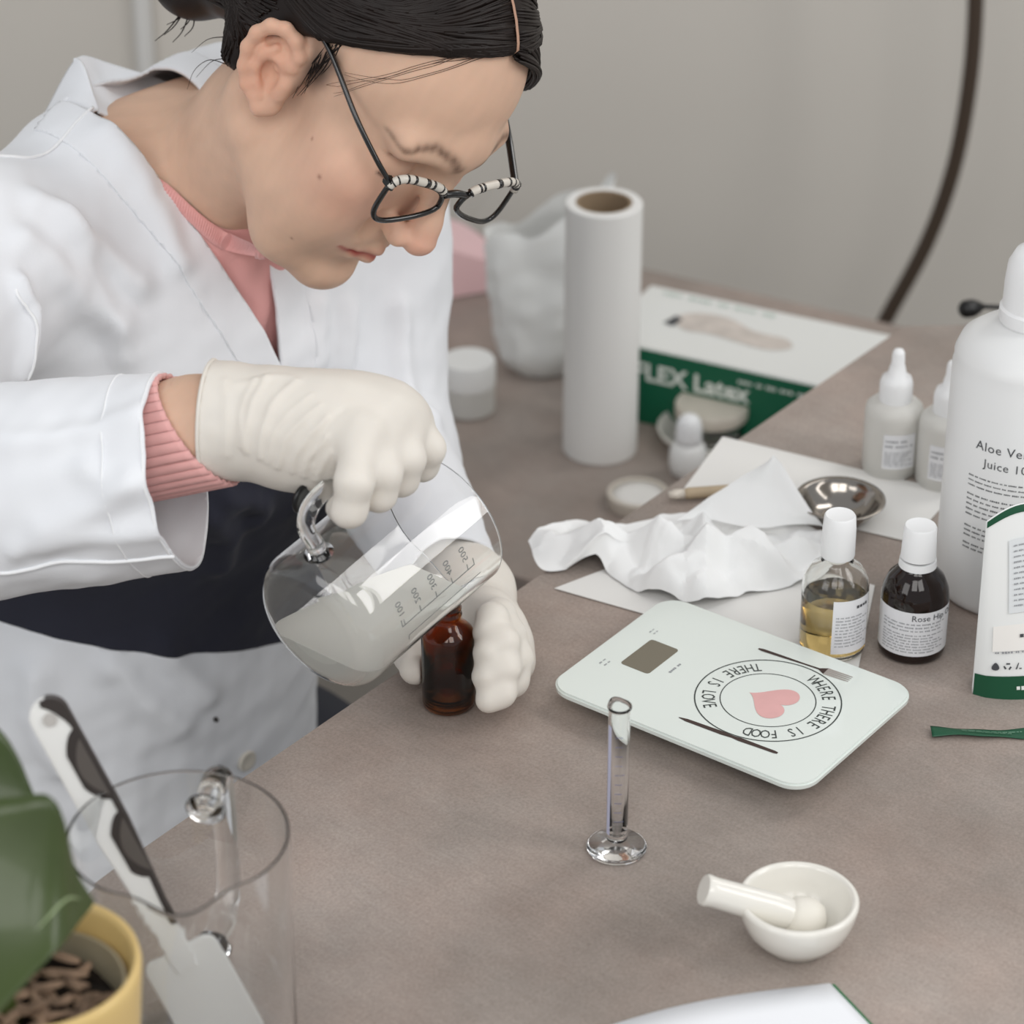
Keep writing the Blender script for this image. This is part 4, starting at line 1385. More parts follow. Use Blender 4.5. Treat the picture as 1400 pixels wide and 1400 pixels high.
for i in range(len(ys) - 1):
    for k in range(4):
        F.append((4 * i + k, 4 * i + (k + 1) % 4, 4 * i + 4 + (k + 1) % 4, 4 * i + 4 + k))
F += [(0, 3, 2, 1), tuple(4 * (len(ys) - 1) + k for k in range(4))]
gp = mesh('grip_inlay', V, F, M('dark_grey_soft_grip', (58, 52, 50), 0.45), o, smooth=False, label='dark grey wavy soft grip along one edge')
def lobe(y0, y1, dep):
    V2 = []
    n = 24
    for i in range(n + 1):
        y = y0 + (y1 - y0) * i / n
        w = dep * sin(pi * i / n) ** 0.8
        V2 += [S(HW - 0.0014, y, 0.0044), S(HW - 0.0014 - w, y, 0.0044)]
    return V2, [(2 * i, 2 * i + 2, 2 * i + 3, 2 * i + 1) for i in range(n)]
yq = lambda q: HL - q * (HL - 0.055)
V, F = join(lobe(yq(0.385), yq(0.17), 0.0078), lobe(yq(0.68), yq(0.475), 0.0074))
mesh('grip_pad', V, F, m_greysil, gp, smooth=False, label='paler grey pads in the grip')
hc = S(0.0, HL - 0.0105, 0.0042)
V, F = lathe([(0, 0), (0.0034, 0), (0.0034, 0.0006), (0, 0.0006)], (0, 0, 0), 24)
W = np.array([S(x, HL - 0.0105 + y, 0.0040 + z) for x, y, z in V])
mesh('hanging_hole', W, F, M('pale_hole', (190, 186, 182), 0.6), o, smooth=False)

# ------------------------------------------------------------------ potted plant at the lower left corner
pc = np.array((-0.2145, 1.0077, 0.0))
pr0 = 0.0438
o = root('potted_orchid', tuple(pc), 'green leaved plant in a mustard yellow pot at the lower left corner', 'plant')
mesh('pot', *lathe([(0, 0.001), (0.033, 0), (0.036, 0.003), (0.042, 0.060), (0.0478, 0.128), (0.0484, 0.137), (0.0476, 0.1410), (0.0458, 0.1412), (pr0, 0.138), (0.0425, 0.116), (0.0412, 0.100), (0, 0.100)], pc, 80), m_yellow, o)
mesh('inner_pot', *lathe([(0.0385, 0.102), (0.0402, 0.1225), (0.0408, 0.1275), (0.0392, 0.1275), (0.0372, 0.102)], pc, 72, closed=True), M('translucent_pot', (196, 186, 160), 0.4, trans=0.3), o, angle=50)
V, F = grid(lambda u, v: pc + np.array((0.0388 * u * cos(2 * pi * v), 0.0388 * u * sin(2 * pi * v), 0.112 + 0.004 * sin(23 * v + 9 * u) * u)), 12, 48)
mesh('potting_mix', V, F, m_soil, o)
rr = random.Random(5)
for k in range(46):
    a_ = rr.uniform(0, 2 * pi); q = 0.033 * math.sqrt(rr.random())
    p0 = pc + np.array((q * cos(a_), q * sin(a_), 0.1160 + rr.uniform(-0.001, 0.006)))
    t = rr.uniform(0, 2 * pi); L2 = rr.uniform(0.005, 0.0125)
    d = np.array((cos(t), sin(t), rr.uniform(-0.25, 0.35))) * L2
    n_ = np.array((-sin(t), cos(t), 0.0)) * L2 * rr.uniform(-0.3, 0.3)
    V, F = tube(spline([p0 - d, p0 - d * 0.3 + n_, p0 + d * 0.4 + n_ * 0.6, p0 + d], 6), [0.0012, 0.0024, 0.0028, 0.0027, 0.0022, 0.0010], 6, squash=0.55)
    mesh('bark_chip', V, F, m_bark, o, smooth=False)
def leaf_mat(name, a, b):
    m = M(name, a, 0.35, spec=0.5, var=0.10, vscale=30, bump=0.12, bscale=90, coat=0.15)
    return m
m_leaf = leaf_mat('orchid_leaf', (60, 74, 34), None)
m_leaf2 = leaf_mat('orchid_leaf_light', (56, 72, 28), None)
m_rib = M('pale_leaf_rib', (140, 156, 116), 0.45, var=0.06, vscale=60)
def leaf(name, upper, lower, mat, sag, n=30):
    U, L_ = spline(upper, n), spline(lower, n)
    def fn(u, v):
        i = u * (n - 1); k = min(int(i), n - 2); f = i - k
        a_ = U[k] * (1 - f) + U[k + 1] * f; b_ = L_[k] * (1 - f) + L_[k + 1] * f
        p = a_ * (1 - v) + b_ * v
        w = np.linalg.norm(a_ - b_)
        return p + np.array((0, 0.35, -1.0)) * sag * w * (1 - (2 * v - 1) ** 2) + np.array((0, 0, 0.02)) * w * abs(2 * v - 1)
    return mesh(name, *grid(fn, n, 17, 0.0016), mat, o), fn
lf, fn = leaf('leaf', [(-0.2565, 1.0048, 0.2195), (-0.2343, 1.0083, 0.2255), (-0.2153, 1.0097, 0.2280), (-0.2008, 1.0102, 0.2288), (-0.1959, 1.0093, 0.2173), (-0.1929, 1.0075, 0.1939), (-0.1865, 1.0118, 0.1713)],
          [(-0.2472, 0.9083, 0.1415), (-0.2277, 0.9294, 0.1582), (-0.2172, 0.9436, 0.1629), (-0.2065, 0.9584, 0.1686), (-0.1968, 0.9727, 0.1734), (-0.1910, 0.9949, 0.1719), (-0.1859, 1.0113, 0.1705)], m_leaf, 0.10)
rb = [np.array(fn(u, 0.86 - 0.50 * u)) + (0, -0.0002, -0.0010) for u in np.linspace(0.02, 0.88, 30)]
V, F = tube(rb, np.linspace(0.0046, 0.0018, 30), 10, squash=0.5)
mesh('midrib', V, F, m_rib, lf)
lf, fn = leaf('leaf', [(-0.2700, 1.0908, 0.2389), (-0.2500, 1.0847, 0.2281), (-0.2333, 1.0784, 0.2172), (-0.2253, 1.0728, 0.2073), (-0.2200, 1.0668, 0.1969), (-0.2163, 1.0622, 0.1888)],
     [(-0.2658, 1.0227, 0.1601), (-0.2462, 1.0284, 0.1700), (-0.2306, 1.0365, 0.1741), (-0.2216, 1.0454, 0.1797), (-0.2175, 1.0544, 0.1854), (-0.2160, 1.0615, 0.1877)], m_leaf2, 0.14)
rb = [np.array(fn(u, 0.5)) + (0, -0.0006, 0.0011) for u in np.linspace(0.02, 0.95, 24)]
V, F = tube(rb, np.linspace(0.0026, 0.0009, 24), 8, squash=0.4)
mesh('midrib', V, F, m_rib, lf)
st = spline([tuple(pc + (-0.012, -0.004, 0.110)), tuple(pc + (-0.022, -0.004, 0.145)), (-0.2306, 0.9788, 0.1801)], 20)
V, F = tube(st, np.linspace(0.009, 0.006, 20), 12, squash=0.7)
mesh('stem', V, F, m_leaf2, o)
st = spline([tuple(pc + (-0.014, 0.008, 0.110)), tuple(pc + (-0.030, 0.020, 0.170)), (-0.2580, 1.0504, 0.1884)], 16)
V, F = tube(st, np.linspace(0.008, 0.006, 16), 12, squash=0.7)
mesh('stem', V, F, m_leaf2, o)

# ------------------------------------------------------------------ the person
person = root('person', (-0.26, 1.76, -0.75), 'person in a white lab coat with dark glasses and latex gloves pouring liquid', 'person')

HM = np.array([[0.543, 0.587, 0.600], [-0.585, 0.777, -0.232], [-0.603, -0.225, 0.766]])   # columns: face forward, left, up
u_, _, v_ = np.linalg.svd(HM); HM = u_ @ v_
H0 = np.array((-0.0965, 1.6248, 0.3261))
HS = 0.945
def H(x, y, z):
    return H0 + HS * (HM @ np.array((x, y, z), float))
def hc_(a, b, ra, rb, k=0.008, op='u'):
    return cone(H(*a), H(*b), ra * HS, rb * HS, k, op)
def he_(c, r, k=0.012, op='u', rot=None):
    Rm = HM if rot is None else HM @ rot
    return ell(H(*c), np.array(r) * HS, Rm, k, op)
def both(f):
    return f(1) + f(-1)

TF, TL, TU = np.array((0.72, -0.69, 0)), np.array((0.69, 0.72, 0)), np.array((0, 0, 1.0))
TF /= np.linalg.norm(TF); TL /= np.linalg.norm(TL)
TM = np.stack([TF, TL, TU], 1)
NB = np.array((-0.204, 1.71, 0.25))
def T(f, l, u):
    return NB + TF * f + TL * l + TU * u

# joints
sho_r, sho_l = T(-0.02, -0.165, -0.045), T(-0.02, 0.165, -0.05)
elb_r = np.array((-0.4017, 1.4014, 0.1474))
cuf_r = np.array((-0.1851, 1.3823, 0.1845))
wri_r = np.array((-0.1737, 1.3830, 0.2098))
elb_l = np.array((-0.0945, 1.7228, 0.0143))
wri_l = np.array((-0.0388, 1.5409, 0.0186))

# ---- body: head, neck, chest and arms as one surface
head = []
head += [he_((-0.012, 0, 0.048), (0.098, 0.074, 0.084), 0.01)]
head += [he_((0.030, 0, 0.050), (0.064, 0.064, 0.062), 0.02)]
head += [he_((0.042, 0, -0.030), (0.050, 0.056, 0.080), 0.025)]
head += both(lambda s: [hc_((0.004, 0.050 * s, -0.052), (0.052, 0.030 * s, -0.092), 0.019, 0.018, 0.02)])
head += both(lambda s: [hc_((0.052, 0.030 * s, -0.092), (0.074, 0.008 * s, -0.103), 0.018, 0.014, 0.016)])
head += [he_((0.073, 0, -0.101), (0.0185, 0.020, 0.0165), 0.012)]
head += both(lambda s: [he_((0.060, 0.043 * s, -0.014), (0.026, 0.022, 0.019), 0.02)])
head += both(lambda s: [he_((0.052, 0.038 * s, -0.048), (0.034, 0.023, 0.034), 0.02)])
head += [he_((0.070, 0, -0.062), (0.0235, 0.031, 0.026), 0.016)]
head += both(lambda s: [hc_((0.082, 0.044 * s, 0.033), (0.0905, 0.012 * s, 0.033), 0.0095, 0.010, 0.014)])
head += [he_((0.090, 0, 0.036), (0.012, 0.016, 0.018), 0.012)]
# eye sockets, then eyeballs under lids
head += both(lambda s: [he_((0.098, 0.033 * s, 0.010), (0.015, 0.017, 0.0115), 0.012, 's')])
head += both(lambda s: [he_((0.0745, 0.0325 * s, 0.011), (0.0138, 0.0150, 0.0130), 0.004)])
# nose
head += [hc_((0.0915, 0, 0.021), (0.1085, 0, -0.018), 0.0085, 0.0088, 0.008)]
head += [hc_((0.1085, 0, -0.018), (0.1130, 0, -0.029), 0.0088, 0.0108, 0.006)]
head += both(lambda s: [he_((0.1000, 0.0125 * s, -0.0335), (0.0125, 0.0072, 0.0090), 0.005)])
head += [hc_((0.112, 0, -0.034), (0.098, 0, -0.0425), 0.0060, 0.0045, 0.006)]
head += both(lambda s: [he_((0.1055, 0.0066 * s, -0.0425), (0.0048, 0.0030, 0.0050), 0.003, 's')])
head += both(lambda s: [he_((0.0935, 0.0205 * s, -0.0400), (0.008, 0.0040, 0.010), 0.008, 's')])
# lips, mouth line, chin fold
up_l = lambda s: [hc_((0.0955, 0, -0.0615), (0.0895, 0.0125 * s, -0.0635), 0.0046, 0.0040, 0.004), hc_((0.0895, 0.0125 * s, -0.0635), (0.0790, 0.0245 * s, -0.0665), 0.0040, 0.0022, 0.004)]
lo_l = lambda s: [hc_((0.0935, 0, -0.0712), (0.0875, 0.0120 * s, -0.0712), 0.0052, 0.0046, 0.004), hc_((0.0875, 0.0120 * s, -0.0712), (0.0785, 0.0240 * s, -0.0682), 0.0046, 0.0024, 0.004)]
head += both(up_l) + both(lo_l)
mouth_line = lambda s: [hc_((0.1005, 0, -0.0664), (0.0940, 0.0130 * s, -0.0666), 0.0012, 0.0012, 0.0020, 's'), hc_((0.0940, 0.0130 * s, -0.0666), (0.0862, 0.0248 * s, -0.0655), 0.0012, 0.0006, 0.0020, 's')]
head += both(mouth_line)
head += [he_((0.0985, 0, -0.0860), (0.009, 0.020, 0.0055), 0.010, 's')]
# upper lid fold
head += both(lambda s: [hc_((0.0800, 0.0450 * s, 0.0205), (0.0905, 0.0300 * s, 0.0228), 0.0012, 0.0012, 0.004, 's')])
# neck
nk_base = T(0.002, 0, -0.040)
head += [cone(H(-0.013, 0, -0.030), H(-0.016, 0, -0.075), 0.0455, 0.0430, 0.022), cone(H(-0.016, 0, -0.075), nk_base, 0.0430, 0.050, 0.022)]
# near side sternomastoid cord
head += [cone(H(-0.018, -0.056, -0.035), T(0.045, -0.012, -0.045), 0.012, 0.010, 0.022), cone(H(-0.018, 0.056, -0.035), T(0.045, 0.012, -0.045), 0.012, 0.010, 0.022)]

def ear(s):
    ca, sa = cos(radians(24)), sin(radians(24))
    def E(u, v, w=0.0):      # u backwards, v up, w out from the plate; the ear leans back a little
        v = v * 0.93 + 0.001 + (0.003 if v < -0.02 else 0)
        u, v = u * 0.976 + v * 0.22 - 0.002, v * 0.976 - (u - 0.014) * 0.22
        return (0.008 - u * ca - w * sa * 0.6, s * (0.0725 + u * sa + w * ca), v + 0.002)
    P = []
    rim = [(0.002, 0.012), (0.001, 0.022), (0.007, 0.031), (0.016, 0.0345), (0.025, 0.031), (0.031, 0.021), (0.0325, 0.008), (0.0295, -0.006), (0.0235, -0.017), (0.016, -0.025), (0.010, -0.031)]
    # plate
    P += [hc_(E(0.010, 0.012), E(0.022, 0.018), 0.0060, 0.0055, 0.006), hc_(E(0.008, -0.006), E(0.018, 0.000), 0.0060, 0.0055, 0.006), hc_(E(0.006, -0.018), E(0.008, -0.027), 0.0058, 0.0050, 0.005)]
    P += [he_(E(0.014, 0.006, -0.001), (0.019, 0.0045, 0.027), 0.005, 'u', np.array([[ca, sa * s, 0], [-sa * s, ca, 0], [0, 0, 1.0]]))]
    # hollow of the ear and the fossa under the rim
    P += [he_(E(0.0115, -0.004, 0.0085), (0.0095, 0.0082, 0.0118), 0.003, 's')]
    P += [he_(E(0.0170, 0.0225, 0.0052), (0.0110, 0.0055, 0.0070), 0.003, 's')]
    pts = [E(*q, 0.0035) for q in rim]
    rad = [0.0030, 0.0038, 0.0042, 0.0044, 0.0044, 0.0043, 0.0042, 0.0041, 0.0040, 0.0040, 0.0044]
    for a, b, ra, rb in zip(pts, pts[1:], rad, rad[1:]):
        P.append(hc_(a, b, ra, rb, 0.003))
    P += [hc_(E(0.010, -0.031, 0.0035), E(0.004, -0.0265, 0.0015), 0.0044, 0.0042, 0.005)]
    anti = [E(0.0165, 0.0185, 0.0030), E(0.0220, 0.0100, 0.0036), E(0.0230, -0.0010, 0.0038), E(0.0185, -0.0120, 0.0038), E(0.0125, -0.0185, 0.0040)]
    for a, b in zip(anti, anti[1:]):
        P.append(hc_(a, b, 0.0030, 0.0030, 0.003))
    P += [hc_(E(0.0010, -0.0020, 0.0035), E(0.0015, -0.0110, 0.0035), 0.0042, 0.0038, 0.004)]
    P += [hc_(E(0.0015, 0.0125, 0.0020), E(0.0120, 0.0050, 0.0012), 0.0028, 0.0020, 0.003)]
    return P
head += ear(-1) + ear(1)

torso_in = [ell(T(-0.020, 0, -0.16), (0.088, 0.145, 0.150), TM, 0.03),
            cone(T(-0.03, -0.14, -0.060), T(-0.03, 0.14, -0.060), 0.046, 0.046, 0.04),
            cone(T(-0.02, -0.05, -0.02), T(-0.02, 0.05, -0.02), 0.045, 0.045, 0.03),
            ell(T(-0.075, -0.03, -0.42), (0.092, 0.124, 0.16), TM, 0.04)]
arm_in = [cone(sho_r, elb_r, 0.046, 0.040, 0.02), cone(elb_r, wri_r, 0.040, 0.0285, 0.012),
          cone(sho_l, elb_l, 0.046, 0.036, 0.02), cone(elb_l, wri_l, 0.036, 0.0215, 0.012)]
wri_r2 = np.array((-0.1480, 1.3780, 0.2171))
arm_in += [cone(wri_r, wri_r2, 0.0285, 0.0265, 0.01)]
body_prims = head + torso_in + arm_in
hx0, hy0, hz0 = H0
fld = Field(axis(-0.53, 0.16, 0.007, (hx0 - 0.105, hx0 + 0.130, 0.00135)),
            axis(1.27, 2.02, 0.007, (hy0 - 0.130, hy0 + 0.110, 0.00135)),
            axis(-0.44, 0.50, 0.007, (hz0 - 0.135, hz0 + 0.115, 0.00135)))
fld.add(body_prims)
V, Q = surface(fld, 2)
# skin tint from where each feature sits on the head
L_ = (V - H0) @ HM / HS
skin = np.tile(np.array(lin((214, 178, 154))), (len(V), 1))
def blend(mask, rgb):
    global skin
    m = np.clip(mask, 0, 1)[:, None]
    skin = skin * (1 - m) + np.array(lin(rgb)) * m
def blob(c, r, p=2):
    return np.exp(-(np.abs((L_ - np.array(c)) / np.array(r)) ** p).sum(1))
for s in (1, -1):
    blend(0.45 * blob((0.070, 0.045 * s, -0.020), (0.03, 0.025, 0.024)), (224, 158, 140))
    blend(0.50 * blob((0.0, 0.088 * s, 0.006), (0.030, 0.016, 0.040)), (222, 152, 126))
    LF = L_ * np.array((0, 1, 1))
    front = (L_[:, 0] > 0.055)
    dd = line_dist(LF, [(0, 0.0095 * s, 0.0300), (0, 0.019 * s, 0.0375), (0, 0.034 * s, 0.0425), (0, 0.046 * s, 0.0395), (0, 0.053 * s, 0.0340)])
    wd = np.clip(0.0042 - 0.055 * (np.abs(L_[:, 1]) - 0.012), 0.0017, 0.0042)
    br = np.exp(-(dd / wd) ** 2) * front * (0.85 + 0.16 * sines(L_, 170, 5))
    blend(0.85 * br, (92, 66, 52))
    dl = line_dist(LF, [(0, 0.0205 * s, 0.0040), (0, 0.0325 * s, 0.0005), (0, 0.0455 * s, 0.0045)])
    blend(0.9 * np.exp(-(dl / 0.0013) ** 2) * front, (52, 38, 32))
    dl = line_dist(LF, [(0, 0.0225 * s, 0.0185), (0, 0.0335 * s, 0.0235), (0, 0.0470 * s, 0.0190)])
    blend(0.35 * np.exp(-(dl / 0.0014) ** 2) * front, (130, 88, 70))
    blend(0.25 * blob((0.088, 0.033 * s, 0.012), (0.02, 0.018, 0.010)), (196, 146, 124))
blend(0.45 * blob((0.116, 0, -0.030), (0.016, 0.018, 0.016)), (226, 156, 138))
for f_ in (up_l, lo_l):
    for s in (1, -1):
        pr_ = f_(s)
        for p in pr_:
            d = line_dist(V, [p[3], p[4]])
            blend(0.75 * np.clip(1.25 - d / (0.0048 * HS), 0, 1), (202, 118, 108))
for s in (1, -1):
    lc = line_dist(L_ * np.array((0, 1, 1)), [(0, 0.014 * s, -0.0664), (0, 0.0235 * s, -0.0655), (0, 0.0300 * s, -0.0632)])
    blend(0.8 * np.exp(-(lc / 0.0017) ** 2) * (L_[:, 0] > 0.06), (166, 70, 64))
    for p in mouth_line(s):
        blend(0.85 * np.exp(-(line_dist(V, [p[3], p[4]]) / 0.0030) ** 2), (166, 62, 58))
# two moles on the cheek and sparse down in front of the ear
for c_, r_ in (((0.062, -0.052, -0.020), 0.0016), ((0.040, -0.058, -0.010), 0.0011), ((0.070, -0.035, -0.075), 0.0010)):
    blend(0.7 * np.exp(-((L_ - np.array(c_)) ** 2)[:, [0, 2]].sum(1) / r_ ** 2) * (L_[:, 1] < 0), (140, 92, 74))
blend(0.35 * blob((0.022, -0.072, -0.002), (0.010, 0.02, 0.022)), (128, 96, 78))
for s in (1, -1):
    blend(0.9 * blob((0.012, 0.0690 * s, 0.034), (0.014, 0.0050, 0.016), 4), (44, 33, 28))
    blend(0.6 * blob((0.014, 0.0690 * s, 0.014), (0.009, 0.0055, 0.014), 4), (84, 62, 52))
skin *= (1 + 0.035 * sines(V, 60, 21)[:, None])
m_skin = tinted('skin', 0.52, bump=0.12, bscale=900, sss=0.22, spec=0.35)
BODY, BODYN = V, normals(V, Q)
mesh('body', V, Q, m_skin, person, tint=skin)
def on_body(p, lift):
    i = np.argmin(((BODY - np.array(p)) ** 2).sum(1))
    return BODY[i] + BODYN[i] * lift

# ---- hair
hd_hi = (-0.014, 0, 0.049)
hair_r = np.array((0.1065, 0.0815, 0.0915))
cap = [he_(hd_hi, hair_r, 0.006), he_((0.028, 0, 0.050), (0.0705, 0.0705, 0.0680), 0.02)]
cap += both(lambda s: [hc_((0.016, 0.0685 * s, 0.038), (0.022, 0.0695 * s, 0.002), 0.0095, 0.0030, 0.010)])
# sharp hairline: forehead, temples, round the ears, nape
def hhalf(n, o, k=0.004):
    return half(HM @ np.array(n, float), H(*o), k)
cap += [hhalf((0.66, 0, -0.75), (0.0620, 0, 0.0945), 0.006)]
cap += both(lambda s: [he_((0.082, 0.062 * s, 0.030), (0.040, 0.030, 0.040), 0.008, 's')])
cap += both(lambda s: [he_((-0.011, 0.092 * s, -0.002), (0.0195, 0.024, 0.035), 0.005, 's')])
cap += [he_((-0.012, 0, -0.084), (0.068, 0.10, 0.058), 0.012, 's')]
cap += [he_((-0.121, -0.012, -0.050), (0.029, 0.034, 0.029), 0.010), he_((-0.094, -0.008, -0.020), (0.028, 0.036, 0.030), 0.015)]
cap += [he_((-0.085, -0.015, -0.005), (0.026, 0.034, 0.026), 0.02)]
cap += both(lambda s: [hc_((-0.058, 0.040 * s, 0.030), (-0.044, 0.046 * s, -0.030), 0.030, 0.013, 0.014)])
fld = Field(axis(hx0 - 0.17, hx0 + 0.14, 0.0022), axis(hy0 - 0.15, hy0 + 0.17, 0.0022), axis(hz0 - 0.10, hz0 + 0.19, 0.0022))
fld.add(cap)
V, Q = surface(fld, 2)
m_hair = M('dark_brown_hair', (27, 19, 16), 0.45, spec=0.3, var=0.25, vscale=60)
hair_cap = mesh('hair', V, Q, m_hair, person)
# combed locks lying on the cap, from the parting back to the knot
HV = (V - H0) @ HM / HS
def onto_cap(p, lift):
    d = np.array(p) - np.array(hd_hi)
    # ray from the middle of the skull outwards to the cap surface
    d /= np.linalg.norm(d)
    rel = HV - np.array(hd_hi)
    rn = np.linalg.norm(rel, axis=1)
    i = np.argmax(rel @ d / rn)
    return np.array(hd_hi) + d * (rn[i] + lift)
rr = random.Random(3)
tubes = []
for k in range(420):
    s = -1 if k % 4 else 1
    a0 = rr.random()
    # start on the parting, from the forehead to the crown
    ang = radians(22 + 95 * a0 ** 1.15)
    st = (0.10 * cos(ang) - 0.012, s * 0.0015, 0.10 * sin(ang) + 0.035)
    b0 = a0 + rr.uniform(-0.05, 0.05)
    md1 = (0.058 - 0.070 * b0, s * (0.052 + 0.004 * rr.random()), 0.094 - 0.006 * b0)
    md2 = (0.005 - 0.072 * b0, s * 0.080, 0.060 + 0.016 * b0 + rr.uniform(-0.006, 0.006))
    md3 = (-0.062 - 0.024 * b0, s * 0.058, 0.046 + 0.018 * b0)
    en = (-0.102, s * 0.016 - 0.006, -0.014 + rr.uniform(-0.014, 0.014))
    ctrl = spline([st, md1, md2, md3, en], 22)
    lf_ = rr.uniform(-0.0006, 0.0011)
    pts = np.array([H(*onto_cap(q, lf_)) for q in ctrl])
    rad = np.full(22, rr.uniform(0.0008, 0.0015)); rad[:3] *= (0.4, 0.7, 0.9); rad[-3:] *= (0.9, 0.7, 0.4)
    tubes.append(tube(pts, rad, 5))
for k in range(170):       # locks along the hairline, swept back over the temple and above the ear
    s = -1 if k % 4 else 1
    t = rr.random()
    st = (0.074 - 0.012 * t, s * 0.0018, 0.100 + 0.008 * t)
    d_ = rr.uniform(0, 0.020) * (0.3 + 0.7 * t)
    ctrl = spline([st, (0.066 - d_, s * 0.036, 0.093 + 0.3 * d_), (0.046 - 0.9 * d_, s * 0.064, 0.072 + 0.4 * d_), (0.020 - 0.9 * d_, s * 0.078, 0.050 + 0.5 * d_), (-0.020 - d_, s * 0.078, 0.044 + 0.4 * d_), (-0.070, s * 0.055, 0.045), (-0.102, s * 0.016 - 0.006, -0.016 + rr.uniform(-0.014, 0.014))], 26)
    lf_ = rr.uniform(-0.0006, 0.0010)
    pts = np.array([H(*onto_cap(q, lf_)) for q in ctrl])
    rad = np.full(26, rr.uniform(0.0008, 0.0014)); rad[:3] *= (0.4, 0.7, 0.9); rad[-3:] *= (0.9, 0.7, 0.4)
    tubes.append(tube(pts, rad, 5))
for k in range(48):        # sideburn, thinning out in front of the ear
    st = (-0.004 + rr.uniform(0, 0.022), -0.0735, 0.044 + rr.uniform(0, 0.01))
    en = (0.007 + rr.uniform(-0.004, 0.012), -0.0714, 0.008 + rr.uniform(-0.010, 0.026))
    pts = np.array([H(*(np.array(st) * (1 - q) + np.array(en) * q + (0.002 * sin(3 * q), 0.0006, 0))) for q in np.linspace(0, 1, 8)])
    tubes.append(tube(pts, np.linspace(0.0005, 0.00012, 8), 4))
for k in range(70):        # far side front lock falling beside the parting
    t = rr.random()
    ctrl = [(0.078 - 0.03 * t, 0.002, 0.104 + 0.014 * t), (0.079 - 0.02 * t, 0.030, 0.094 + 0.01 * t), (0.076 - 0.012 * t, 0.050, 0.078 + 0.006 * t), (0.066 - 0.01 * t, 0.065, 0.058 + 0.006 * t), (0.030, 0.078, 0.050), (-0.01, 0.080, 0.050)]
    ctrl = spline(ctrl, 20)
    o3 = np.array((rr.uniform(-0.002, 0.002), rr.uniform(-0.002, 0.002), rr.uniform(-0.003, 0.003)))
    pts = np.array([H(*(q + o3)) for q in ctrl])
    tubes.append(tube(pts, np.concatenate([[0.0006], np.full(18, rr.uniform(0.0010, 0.0017)), [0.0005]]), 5))
for k in range(150):       # nape and above-ear hair drawn up into the knot
    s = -1 if k % 3 else 1
    z0 = rr.uniform(-0.030, 0.050)
    st = (-0.035 - 0.4 * max(0, 0.03 - z0) + rr.uniform(-0.01, 0.01), s * (0.070 if z0 > 0.01 else 0.055), z0)
    en = (-0.104, s * 0.012 - 0.006, -0.020 + rr.uniform(-0.014, 0.014))
    ctrl = spline([st, tuple(0.5 * (np.array(st) + np.array(en)) + (0, s * 0.018, 0)), en], 14)
    pts = np.array([H(*onto_cap(q, rr.uniform(-0.0004, 0.0008))) for q in ctrl])
    tubes.append(tube(pts, rr.uniform(0.0008, 0.0014), 5))
for k in range(110):       # hair below and behind the ear, drawn up from the nape
    s = -1 if k % 3 else 1
    t = rr.random()
    st = (-0.030 - 0.028 * t, s * (0.060 - 0.022 * t), -0.040 + 0.012 * rr.random())
    md = (-0.060 - 0.012 * t, s * (0.064 - 0.016 * t), 0.004)
    en = (-0.106, s * 0.014 - 0.006, -0.028 + rr.uniform(-0.012, 0.012))
    pts = np.array([H(*onto_cap(q, rr.uniform(-0.0003, 0.0009))) for q in spline([st, md, en], 16)])
    tubes.append(tube(pts, np.concatenate([np.linspace(0.0003, 0.0010, 5), np.full(11, 0.0011)]), 5))
for k in range(120):       # coiled knot at the back
    a0 = rr.uniform(0, 2 * pi); rr_ = rr.uniform(0.008, 0.0325)
    pts = []
    for q in np.linspace(0, 1.6, 14):
        a_ = a0 + q * pi
        d = np.array((0.6 * cos(a_) * 0 - 0.5, cos(a_), sin(a_)))
        pts.append(H(-0.121 - 0.028 * math.sqrt(max(0, 1 - (rr_ / 0.033) ** 2)), -0.012 + rr_ * 1.05 * cos(a_), -0.050 + rr_ * 0.9 * sin(a_)))
    tubes.append(tube(pts, rr.uniform(0.0009, 0.0016), 5))
V, F = join(*tubes)
lk = mesh('hair_locks', V, F, m_hair, hair_cap)
lk['kind'] = 'stuff'
par = np.array([H(*onto_cap((0.10 * cos(a_) - 0.012, 0.0, 0.10 * sin(a_) + 0.035), 0.0011)) for a_ in np.radians(np.linspace(33, 120, 40))])
mesh('parting', *tube(par, np.linspace(0.0016, 0.0007, 40), 8, squash=0.35), M('scalp', (176, 138, 116), 0.6), hair_cap, label='pale parting line down the middle of the hair')
wisps = []
def wisp(pts, r=0.00035):
    wisps.append(tube(spline([np.array(p) for p in pts], 18), np.linspace(r, r * 0.3, 18), 5))
for k, e in enumerate(((-0.2209, 1.6764, 0.3258), (-0.2154, 1.6782, 0.3289), (-0.2100, 1.6760, 0.3250), (-0.2050, 1.6800, 0.3320), (-0.2136, 1.6814, 0.3344), (-0.2027, 1.6778, 0.3281))):
    q0 = np.array((-0.1919, 1.6922, 0.3532)) + np.array((0.0016 * k - 0.005, 0, 0.001 * (k % 2)))
    q2 = np.array(e)
    wisp([q0, 0.62 * q0 + 0.38 * q2 + np.array((0.0035 - 0.001 * k, 0, 0.001)), 0.25 * q0 + 0.75 * q2 + np.array((0.002, 0, -0.001)), q2], 0.00075)
wisp([(-0.1730, 1.6362, 0.3258), (-0.1836, 1.6375, 0.3281), (-0.1931, 1.6391, 0.3209), (-0.1981, 1.6381, 0.3090)])
wisp([(-0.1721, 1.6379, 0.3289), (-0.1819, 1.6370, 0.3274), (-0.1922, 1.6369, 0.3171)])
wisp([(-0.1730, 1.6445, 0.3404), (-0.1845, 1.6436, 0.3389), (-0.1949, 1.6444, 0.3302)])
wisp([(-0.1685, 1.6153, 0.3095), (-0.1662, 1.6051, 0.3018), (-0.1689, 1.5997, 0.2923)])
